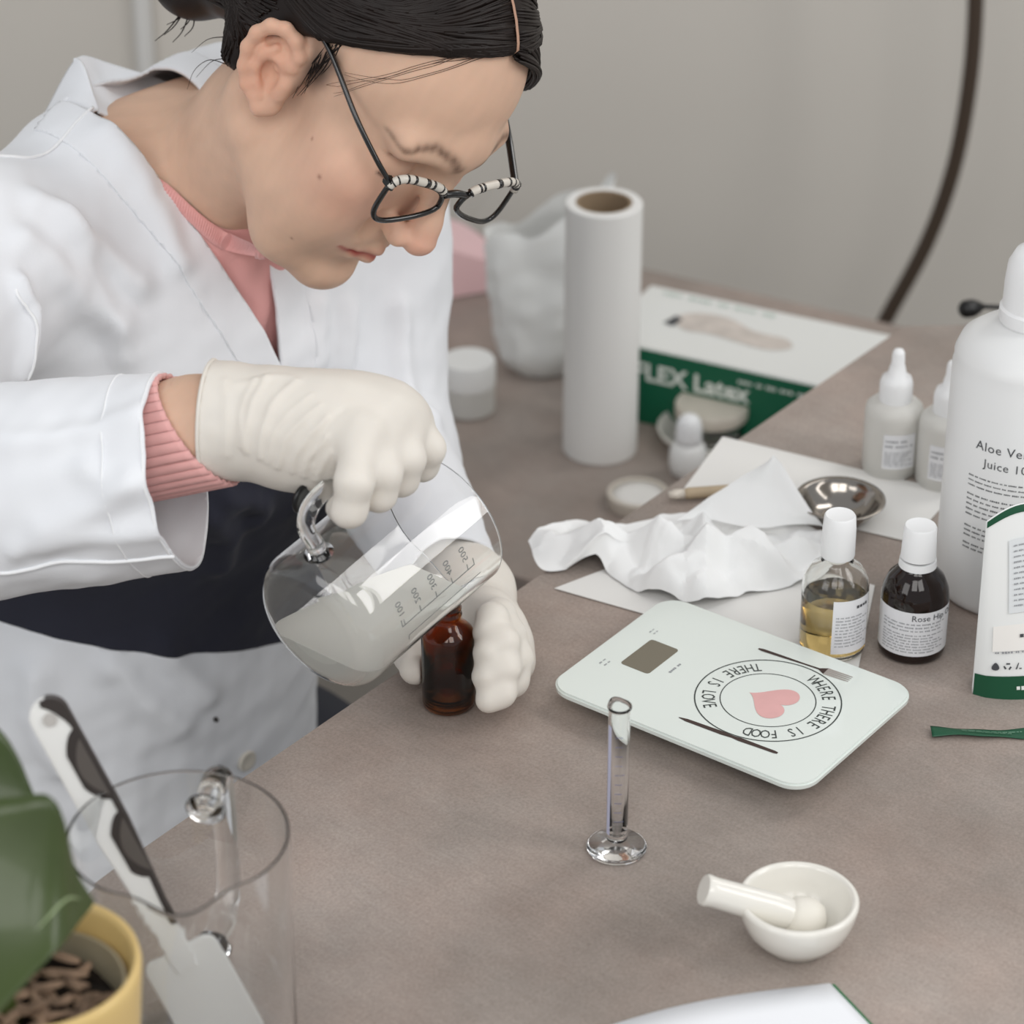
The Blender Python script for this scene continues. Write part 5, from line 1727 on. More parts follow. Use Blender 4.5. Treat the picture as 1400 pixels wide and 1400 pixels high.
for path in ([(-0.0067, 1.5460, 0.3655), (-0.0251, 1.5439, 0.3619), (-0.0421, 1.5504, 0.3572), (-0.0582, 1.5535, 0.3525), (-0.0694, 1.5588, 0.3517), (-0.0849, 1.5652, 0.3529)],
             [(-0.0100, 1.5464, 0.3663), (-0.0293, 1.5480, 0.3630), (-0.0463, 1.5523, 0.3605), (-0.0641, 1.5549, 0.3550), (-0.0828, 1.5631, 0.3492), (-0.0979, 1.5666, 0.3452)],
             [(-0.0167, 1.5460, 0.3655), (-0.0378, 1.5531, 0.3619), (-0.0548, 1.5558, 0.3565), (-0.0764, 1.5627, 0.3485), (-0.0945, 1.5636, 0.3400)]):
    for k in range(2):
        wisp([on_body(q, 0.0005) for q in spline([np.array(p) + (0.0, 0.0, 0.0012 * k) for p in path], 9)], 0.0002)
V, F = join(*wisps)
w_ = mesh('loose_wisps', V, F, m_hair, hair_cap)
w_['kind'] = 'stuff'

# ---- spectacles
m_frame = M('black_acetate', (16, 15, 15), 0.2, coat=0.5)
m_tort = M('pale_speckled_acetate', (206, 200, 190), 0.25)
m_lens = M('lens_glass', (252, 252, 252), 0.0, trans=1.0, ior=1.06)
GT = radians(-10)           # slipped down the nose, tilted and a little askew
GY = radians(10)
GC = (0.1120, -0.0035, 0.0062)
def G(x, y, z):            # lens plane: y across, z up, x out of it; wraps a little round the face
    y = y * 0.93; z = z * (0.66 if z < 0 else 0.78)
    xx, zz_ = x - 1.6 * y * y, z
    xx, y = xx * cos(GY) + y * sin(GY), y * cos(GY) - xx * sin(GY)
    return H(GC[0] + xx * cos(GT) + zz_ * sin(GT), GC[1] + y, GC[2] - xx * sin(GT) + zz_ * cos(GT))
def lens_outline(s, n=48, grow=0.0):
    out = []
    for i in range(n):
        a = 2 * pi * i / n
        y = 0.0255 * np.sign(cos(a)) * abs(cos(a)) ** 0.66
        z = (0.0190 if sin(a) > 0 else 0.0215) * np.sign(sin(a)) * abs(sin(a)) ** 0.66
        if sin(a) > 0: z += 0.0040 * (y / 0.025)
        else: z *= 1.0 + 0.50 * (y / 0.0255)
        k = 1 + grow / 0.022
        out.append((s * (0.0345 + y * k), z * k))
    return out
gl = mesh('spectacles', *tube([G(0.0005, y, 0.010 + 0.002 * cos(y * 150)) for y in np.linspace(-0.0105, 0.0105, 12)], 0.0024, 10), m_frame, person)
for s in (-1, 1):
    o_ = lens_outline(s)
    pts = [G(0, y, z) for y, z in o_] + [G(0, *o_[0])]
    V, F = tube(pts, 0.0018, 10, cap=False)
    mesh('rim', V, F, m_frame, gl)
    top_ = sorted([q for q in o_ if q[1] > 0.0085], key=lambda q: q[0])
    V, F = tube([G(0.0008, y, z + 0.0026) for y, z in top_], 0.0027, 10)
    mesh('brow_bar', V, F, m_tort, gl, label='pale speckled upper edge of the frame')
    # dark flecks on the brow bar
    fl = []
    for k in range(9):
        i = min(len(top_) - 2, int((k + 0.3 + 0.4 * rr.random()) / 9 * (len(top_) - 1)))
        a, b = np.array(G(0.0010, top_[i][0], top_[i][1] + 0.0026)), np.array(G(0.0010, top_[i + 1][0], top_[i + 1][1] + 0.0026))
        m_ = a + (b - a) * 0.55
        fl.append(tube([a, m_], 0.00285, 10))
    V, F = join(*fl)
    mesh('fleck', V, F, m_frame, gl)
    # lens: a thin curved disc
    Vl, Fl = [], []
    for x_ in (0.0006, -0.0006):
        Vl.append(G(x_, s * 0.0345, 0.0))
        Vl += [G(x_, y, z) for y, z in o_]
    n = len(o_); b0 = n + 1
    for i in range(n):
        k = (i + 1) % n
        fcs = [(0, 1 + i, 1 + k), (b0, b0 + 1 + k, b0 + 1 + i), (1 + i, b0 + 1 + i, b0 + 1 + k, 1 + k)]
        Fl += fcs if s > 0 else [f[::-1] for f in fcs]
    mesh('lens', Vl, Fl, m_lens, gl, smooth=False)
    hinge = np.array(G(-0.001, s * 0.0605, 0.0160))
    mid_ = H(0.055, s * 0.0735, 0.0335)
    ear_ = H(0.010, s * 0.0745, 0.0460); drop_ = H(-0.020, s * 0.0725, 0.0400)
    pts = spline([hinge, H(0.080, s * 0.0690 + 0.002, 0.0240), mid_, ear_, drop_], 40)
    V, F = tube(pts, 0.0024, 10, squash=0.7)
    mesh('temple', V, F, m_frame, gl)
    V, F = box(hinge, (0.006, 0.005, 0.006), HM, 0.001)
    mesh('hinge', V, F, m_frame, gl, angle=40)

# ---- sweater under the coat
m_knit = M('pink_knit', (226, 166, 162), 0.9, sheen=0.25, bump=0.35, bscale=420, bdist=0.0008)
sw = [ell(T(-0.018, 0, -0.16), (0.096, 0.150, 0.154), TM, 0.03), cone(T(-0.03, -0.13, -0.066), T(-0.03, 0.13, -0.066), 0.050, 0.050, 0.04),
      cone(T(-0.02, -0.045, -0.026), T(-0.02, 0.045, -0.026), 0.048, 0.048, 0.03), ell(T(-0.075, -0.03, -0.42), (0.100, 0.132, 0.16), TM, 0.04)]
nax = nk_base - H(-0.016, 0, -0.075); nax /= np.linalg.norm(nax)
sw += [cone(T(0.010, 0, -0.090), T(0.016, 0, -0.040), 0.070, 0.0600, 0.012)]
sw += [cone(T(0.004, 0, -0.050), T(0.030, 0, 0.10), 0.0545, 0.085, 0.004, 's')]
fld = Field(axis(-0.42, 0.04, 0.0035), axis(1.44, 1.98, 0.0035), axis(-0.34, 0.32, 0.0035))
fld.add(sw)
V, Q = surface(fld, 2)
N_ = normals(V, Q)
lt_ = (V - NB) @ TM
V = V + N_ * (0.0012 * np.sin(lt_[:, 1] * 2 * pi / 0.026 + 0.9 * np.sin(lt_[:, 2] * 2 * pi / 0.040)))[:, None]
swo = mesh('sweater', V, Q, m_knit, person)
nb_path = [(-0.2409, 1.6776, 0.2573), (-0.2317, 1.6716, 0.2469), (-0.2206, 1.6647, 0.2349), (-0.2077, 1.6579, 0.2229), (-0.1924, 1.6468, 0.2137), (-0.1762, 1.6382, 0.2086), (-0.1620, 1.6318, 0.2075), (-0.1465, 1.6313, 0.2067)]
ALLV = np.vstack([BODY, V])
ALLN = np.vstack([BODYN, normals(V, Q)])
def on_either(p, lift):
    p = np.array(p); o_ = np.array((0, 0, 0.95)); d = (p - o_) / np.linalg.norm(p - o_)
    rel = ALLV - o_; t = rel @ d
    off = np.linalg.norm(rel - t[:, None] * d, axis=1)
    i = np.where((off < 0.005) & (np.abs(t - np.linalg.norm(p - o_)) < 0.055))[0]
    if not len(i): i = np.array([np.argmin(((ALLV - p) ** 2).sum(1))])
    k = i[np.argmin(t[i])]
    return ALLV[k] + ALLN[k] * lift
def smooth_path(q, n):
    q = np.array(q)
    for _ in range(8):
        q[1:-1] = (q[:-2] + 2 * q[1:-1] + q[2:]) / 4
    return spline(q, n)
ru = smooth_path([on_either(q, 0.0012) for q in spline([np.array(p) for p in nb_path], 30)], 260)
rl_ = smooth_path([on_either(np.array(q) + np.array((-0.0016, -0.0035, -0.0085)), 0.0012) for q in spline([np.array(p) for p in nb_path], 30)], 260)
nout = np.cross(np.gradient(ru, axis=0), rl_ - ru); nout /= np.linalg.norm(nout, axis=1)[:, None] + 1e-12
nout *= np.sign((nout @ TF))[:, None]
def band_fn(u, v):
    i = min(259, int(round(u * 259)))
    return ru[i] * (1 - v) + rl_[i] * v + nout[i] * (0.0022 * sin(pi * min(1, max(0, v))) ** 0.5 + 0.0005 * sin(i * 2 * pi / 4.0) * sin(pi * v) + 0.0006)
V, F = grid(band_fn, 260, 9, 0.0)
mesh('neckband', V, F, m_knit, swo, label='ribbed pink neckline')
# knitted cuff on the right wrist
ax_ = wri_r2 - elb_r; ax_ /= np.linalg.norm(ax_)
def cuff_fn(u, v):
    t = u * 2 * pi
    e1 = np.cross(ax_, (0, 0, 1.0)); e1 /= np.linalg.norm(e1); e2 = np.cross(e1, ax_)
    rad = 0.0318 + 0.0007 * sin(t * 34)
    base = wri_r - ax_ * 0.040
    ln = 0.0555 - 0.027 * (0.5 + 0.5 * sin(t - 0.25))
    return base + ax_ * (v * ln) + (e1 * cos(t) + e2 * sin(t)) * rad
V, F = grid(cuff_fn, 205, 12, 0.002)
mesh('knit_cuff', V, F, M('pink_ribbed_knit', (228, 172, 168), 0.9, sheen=0.2), swo)

# ---- lab coat
m_coat = M('white_cotton', (232, 234, 238), 0.85, sheen=0.15, bump=0.12, bscale=700, bdist=0.0004)
m_navy = M('navy_cotton', (40, 41, 54), 0.9, sheen=0.1, bump=0.25, bscale=800, bdist=0.0005, var=0.06, vscale=20)
torso_out = [ell(T(-0.015, 0, -0.16), (0.108, 0.166, 0.165), TM, 0.03),
             cone(T(-0.03, -0.145, -0.058), T(-0.03, 0.145, -0.058), 0.060, 0.060, 0.05),
             cone(T(-0.025, -0.055, -0.014), T(-0.025, 0.055, -0.014), 0.050, 0.050, 0.03),
             ell(T(-0.070, -0.030, -0.40), (0.120, 0.152, 0.20), TM, 0.06),
             ell(T(-0.085, -0.045, -0.60), (0.140, 0.170, 0.18), TM, 0.06)]
sleeve_r = [cone(sho_r + TU * 0.004, elb_r, 0.066, 0.064, 0.03), cone(elb_r, cuf_r + (cuf_r - elb_r) * 0.12, 0.064, 0.0550, 0.02)]
sleeve_l = [cone(sho_l, elb_l, 0.062, 0.052, 0.03), cone(elb_l, wri_l, 0.052, 0.034, 0.02)]
fld = Field(axis(-0.54, 0.08, 0.0036), axis(1.27, 2.03, 0.0036), axis(-0.42, 0.34, 0.0036))
fld.add(torso_out + sleeve_r + sleeve_l)
cax = cuf_r - elb_r; cax /= np.linalg.norm(cax)
cnr = cax + np.array((0.0, 0.0, 0.02)); cnr /= np.linalg.norm(cnr)
lax = wri_l - elb_l; lax /= np.linalg.norm(lax)
vb = T(0.10, -0.014, -0.130)
vr = T(0.0, -0.070, 0.03); vl = T(0.02, 0.004, 0.03)
def opening_normal(top):
    n = np.cross(top - vb, TF)
    return n / np.linalg.norm(n)
nr_ = opening_normal(vr); nr_ *= np.sign(nr_ @ TL)       # points into the opening
nl_ = opening_normal(vl); nl_ *= -np.sign(nl_ @ TL)
V, Q = surface(fld, 2)
N_ = normals(V, Q)
dt_ = evaluate(torso_out, V); ds_ = np.minimum(evaluate(sleeve_r, V), evaluate(sleeve_l, V) + 0.03)
folds = [
    ([(-0.2823, 1.5857, 0.2579), (-0.2454, 1.5920, 0.2285), (-0.2234, 1.5945, 0.1928)], 0.010, 0.0055),
    ([(-0.2938, 1.5645, 0.2410), (-0.2617, 1.5696, 0.2096), (-0.2288, 1.5699, 0.1699)], 0.011, 0.0050),
    ([(-0.2510, 1.6603, 0.2674), (-0.2282, 1.6422, 0.2357), (-0.2054, 1.6172, 0.1921)], 0.009, 0.0045),
    ([(-0.3008, 1.5424, 0.2224), (-0.2798, 1.5283, 0.1978), (-0.2833, 1.5099, 0.1657)], 0.006, 0.0050),
    ([(-0.2706, 1.5894, 0.2442), (-0.2423, 1.5810, 0.1893), (-0.2347, 1.5699, 0.1497)], 0.009, 0.0035),
    ([(-0.1179, 1.6623, 0.1502), (-0.1085, 1.6389, 0.1093)], 0.008, 0.004),
    ([(-0.0858, 1.6780, 0.1374), (-0.0787, 1.6520, 0.0918)], 0.009, 0.005),
    ([(-0.0682, 1.7165, 0.1241), (-0.0633, 1.6923, 0.0818), (-0.0542, 1.6930, 0.0428)], 0.008, 0.005),
    ([(-0.2051, 1.6164, 0.0298), (-0.1774, 1.6084, -0.0043), (-0.1687, 1.5955, -0.0471)], 0.010, 0.006),
    ([(-0.1908, 1.6235, 0.0422), (-0.1534, 1.6180, 0.0123), (-0.1438, 1.6060, -0.0085)], 0.008, 0.005),
    ([(-0.3215, 1.5931, -0.0915), (-0.3183, 1.5795, -0.1352), (-0.3003, 1.5707, -0.1708)], 0.012, 0.008),
    ([(-0.2631, 1.5955, -0.0873), (-0.2338, 1.5785, -0.1169), (-0.2018, 1.5829, -0.1494)], 0.012, 0.006),
    ([(-0.2241, 1.5979, -0.0830), (-0.1949, 1.5858, -0.1042), (-0.1723, 1.5927, -0.1324)], 0.010, 0.005),
    ([(-0.2764, 1.3560, 0.2189), (-0.2393, 1.3491, 0.2271), (-0.1962, 1.3550, 0.2373)], 0.008, 0.0030),
    ([(-0.2527, 1.3324, 0.1778), (-0.2197, 1.3296, 0.1930), (-0.2001, 1.3374, 0.2067)], 0.008, 0.0040),
    ([(-0.2685, 1.3246, 0.1641), (-0.2354, 1.3189, 0.1743), (-0.1844, 1.3209, 0.1777)], 0.007, 0.0035),
    ([(-0.2275, 1.3394, 0.2101), (-0.2118, 1.3355, 0.2032), (-0.1922, 1.3365, 0.2049)], 0.008, 0.0030),
]
N0_ = N_
V = crease(V, N_, [(a, b, c * 1.6) for a, b, c in folds])
V = V + N_ * (0.0020 * sines(V, 6.5, 31) + 0.0014 * sines(V, 17, 32))[:, None]
V = relax_mesh(V, Q, 1)

# the skin is cut along planes: cuffs, front opening with its facings, and the navy band
U_LO, U_HI = -0.369, -0.190
LAP = 0.026
bm = bmesh.new()
lay = bm.verts.layers.float.new('torso')
bv = [bm.verts.new(v) for v in V]
for v, a, b in zip(bv, dt_, ds_): v[lay] = b - a
for q in Q:
    try: bm.faces.new([bv[i] for i in q])
    except ValueError: pass
def unit(n): return n / np.linalg.norm(n)
CUT = {'cuff': (cuf_r, cnr), 'lcuff': (wri_l + lax * 0.006, lax), 'vr': (vr, nr_), 'vl': (vl, nl_), 'vr2': (vr - nr_ * LAP, nr_), 'vl2': (vl - nl_ * LAP, nl_),
       'lo': (T(0, 0, U_LO), unit(TU + 0.35 * TL)), 'hi': (T(0, 0, U_HI), unit(TU)), 'end': (T(0, 0, -0.60), unit(TU))}
def cutwith(o_, n_, test):
    sel = []
    for f in bm.faces:
        c_ = f.calc_center_median()
        p = np.array(c_[:])
        if abs((p - o_) @ n_) < 0.012 and test(p): sel.append(f)
    es = {e for f in sel for e in f.edges}; vs_ = {v for f in sel for v in f.verts}
    bmesh.ops.bisect_plane(bm, geom=sel + list(es) + list(vs_), plane_co=o_.tolist(), plane_no=n_.tolist())
near_ = lambda c_, r: (lambda p: np.linalg.norm(p - c_) < r)
chest = lambda p: (p - NB) @ TF > -0.045 and (p - NB) @ TU > -0.27
cutwith(*CUT['cuff'], near_(cuf_r, 0.11)); cutwith(*CUT['lcuff'], near_(wri_l, 0.10))
for k in ('vr', 'vl', 'vr2', 'vl2'): cutwith(*CUT[k], chest)
for k in ('lo', 'hi', 'end'): cutwith(*CUT[k], lambda p: True)
bm.verts.index_update()
BV = np.array([v.co[:] for v in bm.verts]); tv_ = np.array([v[lay] for v in bm.verts])
bm.normal_update()
BN = np.array([v.normal[:] for v in bm.verts])
sd = lambda p, k: (p - CUT[k][0]) @ CUT[k][1]
groups = {'white': [], 'navy': [], 'lapr': [], 'lapl': []}
for f in bm.faces:
    ids = [v.index for v in f.verts]
    c_ = BV[ids].mean(0)
    if np.linalg.norm(c_ - cuf_r) < 0.11 and sd(c_, 'cuff') > 0: continue
    if np.linalg.norm(c_ - wri_l) < 0.10 and sd(c_, 'lcuff') > 0: continue
    if sd(c_, 'end') < 0: continue
    on_torso = tv_[ids].mean() > -0.002
    if chest(c_) and on_torso:
        if sd(c_, 'vr') > 0 and sd(c_, 'vl') > 0: continue
        if sd(c_, 'vr2') > 0 and sd(c_, 'vr') <= 0 and sd(c_, 'vl') > -0.004: groups['lapr'].append(ids); continue
        if sd(c_, 'vl2') > 0 and sd(c_, 'vl') <= 0 and sd(c_, 'vr') > 0: groups['lapl'].append(ids); continue
    isn = sd(c_, 'lo') > 0 and sd(c_, 'hi') < 0 and on_torso
    groups['navy' if isn else 'white'].append(ids)
bm.free()
def subset(F, lift=0.0):
    used = sorted({i for f in F for i in f}); mp = {a: b for b, a in enumerate(used)}
    return BV[used] + BN[used] * lift, [[mp[i] for i in f] for f in F]
def solid(o_, t):
    md = o_.modifiers.new('thickness', 'SOLIDIFY')
    md.thickness = t; md.offset = -1.0
    return o_
coat = solid(mesh('lab_coat', *subset(groups['white']), m_coat, person), 0.0022)
solid(mesh('navy_panel', *subset(groups['navy']), m_navy, coat, label='navy blue band across the waist of the coat'), 0.0022)
solid(mesh('lapel', *subset(groups['lapr'], 0.0006), m_coat, coat), 0.0030)
solid(mesh('lapel', *subset(groups['lapl'], 0.0006), m_coat, coat), 0.0030)
m_seam = M('white_seam', (240, 241, 243), 0.8)
def drape(pts, n=60, lift=0.0012):
    """lay a path on the coat surface"""
    out = []
    for p in spline([np.array(q) for q in pts], n):
        d = V - p
        i = np.argsort((d * d).sum(1))[:6]
        w = 1 / (1e-5 + (d[i] ** 2).sum(1))
        out.append((V[i] * w[:, None]).sum(0) / w.sum() + N0_[i].mean(0) * lift)
    out = np.array(out)
    for _ in range(3):
        out[1:-1] = (out[:-2] + 2 * out[1:-1] + out[2:]) / 4
    return out
def ring_on(c_, n_, reach, lift, nseg=72):
    """closed loop round a sleeve where the plane (c_, n_) meets its cloth"""
    e1 = np.cross(n_, TU); e1 /= np.linalg.norm(e1); e2 = np.cross(n_, e1)
    rel = V - c_
    m_ = (np.abs(rel @ n_) < 0.005) & (np.linalg.norm(rel, axis=1) < reach)
    a_ = np.arctan2(rel[m_] @ e2, rel[m_] @ e1); r_ = np.hypot(rel[m_] @ e1, rel[m_] @ e2)
    out = []
    for t in np.linspace(-pi, pi, nseg, endpoint=False):
        w = np.exp(-(np.angle(np.exp(1j * (a_ - t))) / 0.08) ** 2)
        out.append(c_ + (e1 * cos(t) + e2 * sin(t)) * ((w * r_).sum() / (w.sum() + 1e-9) + lift))
    return np.array(out + [out[0]])

# trousers and shoes under the table
m_trou = M('dark_trousers', (52, 54, 62), 0.9, var=0.05)
legs = [ell(T(-0.08, 0, -0.585), (0.125, 0.175, 0.085), TM, 0.03)]
for q in (-1, 1):
    hip, knee, ank = T(-0.05, 0.085 * q, -0.575), T(0.30, 0.10 * q, -0.565), T(0.31, 0.10 * q, -0.915)
    legs += [cone(hip, knee, 0.080, 0.060, 0.03), cone(knee, ank, 0.058, 0.044, 0.02)]
lo_, hi_ = np.min([bounds(p)[0] for p in legs], 0), np.max([bounds(p)[1] for p in legs], 0)
Vt, Qt = surface(Field(axis(lo_[0], hi_[0], 0.009), axis(lo_[1], hi_[1], 0.009), axis(lo_[2], hi_[2], 0.009)).add(legs), 1)
mesh('trousers', Vt, Qt, m_trou, person)
for q in (-1, 1):
    sh = [cone(T(0.29, 0.10 * q, -0.955), T(0.40, 0.108 * q, -0.965), 0.040, 0.033, 0.02), half(-TU, T(0, 0, -0.9985), 0.004)]
    lo_, hi_ = bounds(sh[0])
    Vt, Qt = surface(Field(axis(lo_[0], hi_[0], 0.005), axis(lo_[1], hi_[1], 0.005), axis(lo_[2], hi_[2], 0.005)).add(sh), 1)
    mesh('shoe', Vt, Qt, M('dark_leather', (40, 36, 34), 0.5), person)
# shoulder seam and armhole seam as raised piping
mesh('shoulder_seam', *tube(drape([(-0.3391, 1.6019, 0.2459), (-0.3141, 1.6198, 0.2571), (-0.2896, 1.6414, 0.2645), (-0.2720, 1.6617, 0.2698), (-0.2607, 1.6753, 0.2735)], 40, 0.0006), 0.0011, 8), m_seam, coat)
mesh('armhole_seam', *tube(drape([(-0.3016, 1.5419, 0.2216), (-0.2860, 1.5257, 0.2135), (-0.2782, 1.5182, 0.2004), (-0.2816, 1.5174, 0.1789), (-0.2859, 1.5187, 0.1611)], 40, 0.0006), 0.0011, 8), m_seam, coat)
# stitched hem of the sleeve
for t in (-0.0015, -0.024):
    mesh('cuff_stitching', *tube(ring_on(cuf_r + cnr * t, cnr, 0.085, 0.0), 0.0006, 6, cap=False), m_seam, coat)
mesh('underarm_seam', *tube(drape([(-0.2800, 1.3394, 0.1497), (-0.2424, 1.3316, 0.1562), (-0.2067, 1.3322, 0.1573), (-0.1828, 1.3328, 0.1583)], 40, 0.0006), 0.0011, 8), m_seam, coat)

# collar: a loose open collar standing off the back and near side of the neck
cb = spline([(-0.2589, 1.6783, 0.2787), (-0.2492, 1.6852, 0.2705), (-0.2401, 1.6976, 0.2620), (-0.2294, 1.7261, 0.2515), (-0.2142, 1.7486, 0.2505), (-0.1995, 1.7661, 0.2610), (-0.1793, 1.7894, 0.2714)], 60)
ctop = spline([(-0.2774, 1.7186, 0.2988), (-0.2728, 1.7316, 0.2953), (-0.2609, 1.7501, 0.2833), (-0.2365, 1.7695, 0.2668), (-0.2142, 1.7800, 0.2550), (-0.1992, 1.7881, 0.2591), (-0.1803, 1.8013, 0.2721)], 60)
def collar_fn(u, v):
    i = u * 59; k = min(int(i), 58); f = i - k
    a = cb[k] * (1 - f) + cb[k + 1] * f; b = ctop[k] * (1 - f) + ctop[k + 1] * f
    p = a * (1 - v) + b * v
    return p - TF * 0.006 * sin(v * pi) + TF * 0.0016 * sin(u * 26 + 4 * v) * v * (1 - v) * 4
cl = mesh('collar', *grid(collar_fn, 60, 20, 0.0020), m_coat, coat, label='loose white collar standing off the neck')
la = spline([(-0.2774, 1.7186, 0.2988), (-0.2883, 1.7204, 0.2818), (-0.3049, 1.7175, 0.2565), (-0.3208, 1.7128, 0.2382), (-0.3491, 1.7055, 0.2255)], 40)
lb = spline([(-0.2589, 1.6783, 0.2787), (-0.2668, 1.6746, 0.2762), (-0.2838, 1.6650, 0.2655), (-0.3031, 1.6530, 0.2547), (-0.3313, 1.6347, 0.2429)], 40)
def leaf_fn(u, v):
    i = u * 39; k = min(int(i), 38); f = i - k
    a = la[k] * (1 - f) + la[k + 1] * f; b = lb[k] * (1 - f) + lb[k + 1] * f
    return a * (1 - v) + b * v + TU * (0.006 * sin(pi * v) + 0.0014 * sin(9 * u + 7 * v))
mesh('collar_leaf', *grid(leaf_fn, 40, 16, 0.0020), m_coat, coat)

# buttons
def button(p, n, r, mat, name='button'):
    n = np.array(n, float); n /= np.linalg.norm(n)
    e1 = np.cross(n, TU); e1 /= np.linalg.norm(e1); e2 = np.cross(n, e1)
    fr_ = np.stack([e1, e2, n], 1)
    if np.linalg.det(fr_) < 0: fr_[:, 0] *= -1
    return mesh(name, *lathe([(0, 0), (r, 0), (r * 1.03, 0.0012), (r * 0.9, 0.0026), (r * 0.7, 0.0020), (0, 0.0018)], p, 32, frame=fr_), mat, coat)
def front_at(px, nrm_l=0.004):
    d = V - np.array(px)
    i = np.argmin((d * d).sum(1))
    return V[i] + N0_[i] * 0.0005, N0_[i]
def along_ray(p):
    """first coat vertex met from the front, near the line of sight from a photographer standing at the camera"""
    o_ = np.array((0, 0, 0.95)); d = np.array(p) - o_; d /= np.linalg.norm(d)
    rel = V - o_; t = rel @ d
    off = np.linalg.norm(rel - t[:, None] * d, axis=1)
    i = np.where(off < 0.006)[0]
    k = i[np.argmin(t[i])]
    return V[k] + N0_[k] * 0.0004, N0_[k]
m_btn = M('cream_button', (214, 208, 196), 0.35)
p, n = along_ray((-0.1775, 1.6064, -0.1688)); button(p, n, 0.0078, m_btn)
p, n = along_ray((-0.1309, 1.6096, 0.0380)); button(p, n, 0.0085, m_black)
p, n = along_ray((-0.0660, 1.6635, 0.0717)); button(p, n, 0.0050, m_black)
p, n = along_ray((-0.1985, 1.6208, -0.1436)); button(p, n, 0.0016, M('dark_thread', (60, 56, 54), 0.8), 'thread_mark')

# ---- right glove, closed over the jug handle
m_glove = M('latex_glove', (224, 218, 209), 0.5, spec=0.35, sss=0.08, radius=(1, .8, .6), var=0.03, vscale=40)
def hand_field(prims, step=0.0013, pad=0.02):
    lo = np.min([bounds(p)[0] for p in prims if p[0] != 'half'], 0); hi = np.max([bounds(p)[1] for p in prims if p[0] != 'half'], 0)
    f = Field(axis(lo[0], hi[0], step), axis(lo[1], hi[1], step), axis(lo[2], hi[2], step))
    return f.add(prims)
R_ = {}
R_['wrist'] = np.array((-0.1622, 1.3837, 0.2149))
R_['mid'] = np.array((-0.1282, 1.3793, 0.2154))
mcp = [np.array(p) for p in ((-0.0586, 1.4017, 0.2063), (-0.0638, 1.3843, 0.2160), (-0.0710, 1.3646, 0.2219), (-0.0808, 1.3478, 0.2247))]
pip = [np.array(p) for p in ((-0.0466, 1.3782, 0.2014), (-0.0570, 1.3551, 0.2073), (-0.0690, 1.3365, 0.2090), (-0.0837, 1.3189, 0.2125))]
dip = [np.array(p) for p in ((-0.0493, 1.3817, 0.1894), (-0.0604, 1.3548, 0.1947), (-0.0715, 1.3350, 0.1963), (-0.0864, 1.3178, 0.1966))]
tip_ = [np.array(p) for p in ((-0.0571, 1.3937, 0.1801), (-0.0658, 1.3660, 0.1862), (-0.0765, 1.3455, 0.1886), (-0.0920, 1.3323, 0.1897))]
rg = []
rg += [cone(R_['wrist'] - (R_['mid'] - R_['wrist']) * 0.3, R_['mid'], 0.0345, 0.0305, 0.01)]
rg += [cone(R_['mid'], m_, 0.0200, 0.0135, 0.016) for m_ in mcp]
rg += [ell((R_['mid'] + mcp[1] + mcp[2]) / 3 + np.array((0, 0.004, -0.004)), (0.040, 0.028, 0.030), None, 0.016)]
rg += [ell(np.array((-0.1037, 1.3701, 0.2113)), (0.040, 0.026, 0.030), None, 0.016)]
rads = [(0.0112, 0.0098, 0.0088, 0.0078), (0.0118, 0.0102, 0.0090, 0.0080), (0.0118, 0.0100, 0.0090, 0.0080), (0.0112, 0.0100, 0.0094, 0.0080)]
for k in range(4):
    r4 = rads[k]
    f_ = chain([mcp[k], pip[k], dip[k], tip_[k]], r4, 0.0045)
    f_[0] = cone(mcp[k], pip[k], r4[0], r4[1], 0.007)
    rg += f_
# thumb on the far side of the handle
th_ = [np.array(p) for p in ((-0.1219, 1.3956, 0.1976), (-0.1026, 1.4007, 0.1762), (-0.0826, 1.4094, 0.1714), (-0.0694, 1.4136, 0.1747))]
rg += chain(th_, (0.017, 0.0130, 0.0105, 0.0090), 0.010)
fld = hand_field(rg)
fw_ = R_['mid'] - R_['wrist']; fw_ /= np.linalg.norm(fw_)
cutp = R_['wrist'] + fw_ * -0.003
inner = fld.f + 0.0022
X = fld.ax[0][:, None, None]; Y = fld.ax[1][None, :, None]; Z = fld.ax[2][None, None, :]
pl_ = ((X - cutp[0]) * fw_[0] + (Y - cutp[1]) * fw_[1] + (Z - cutp[2]) * fw_[2]).astype(np.float32)
fld.f = np.maximum(fld.f, -pl_)                               # open end of the glove
hollow = np.maximum(inner, pl_ - 0.022)
fld.f = np.maximum(fld.f, -hollow)
V2, Q2 = surface(fld, 2)
N2 = normals(V2, Q2)
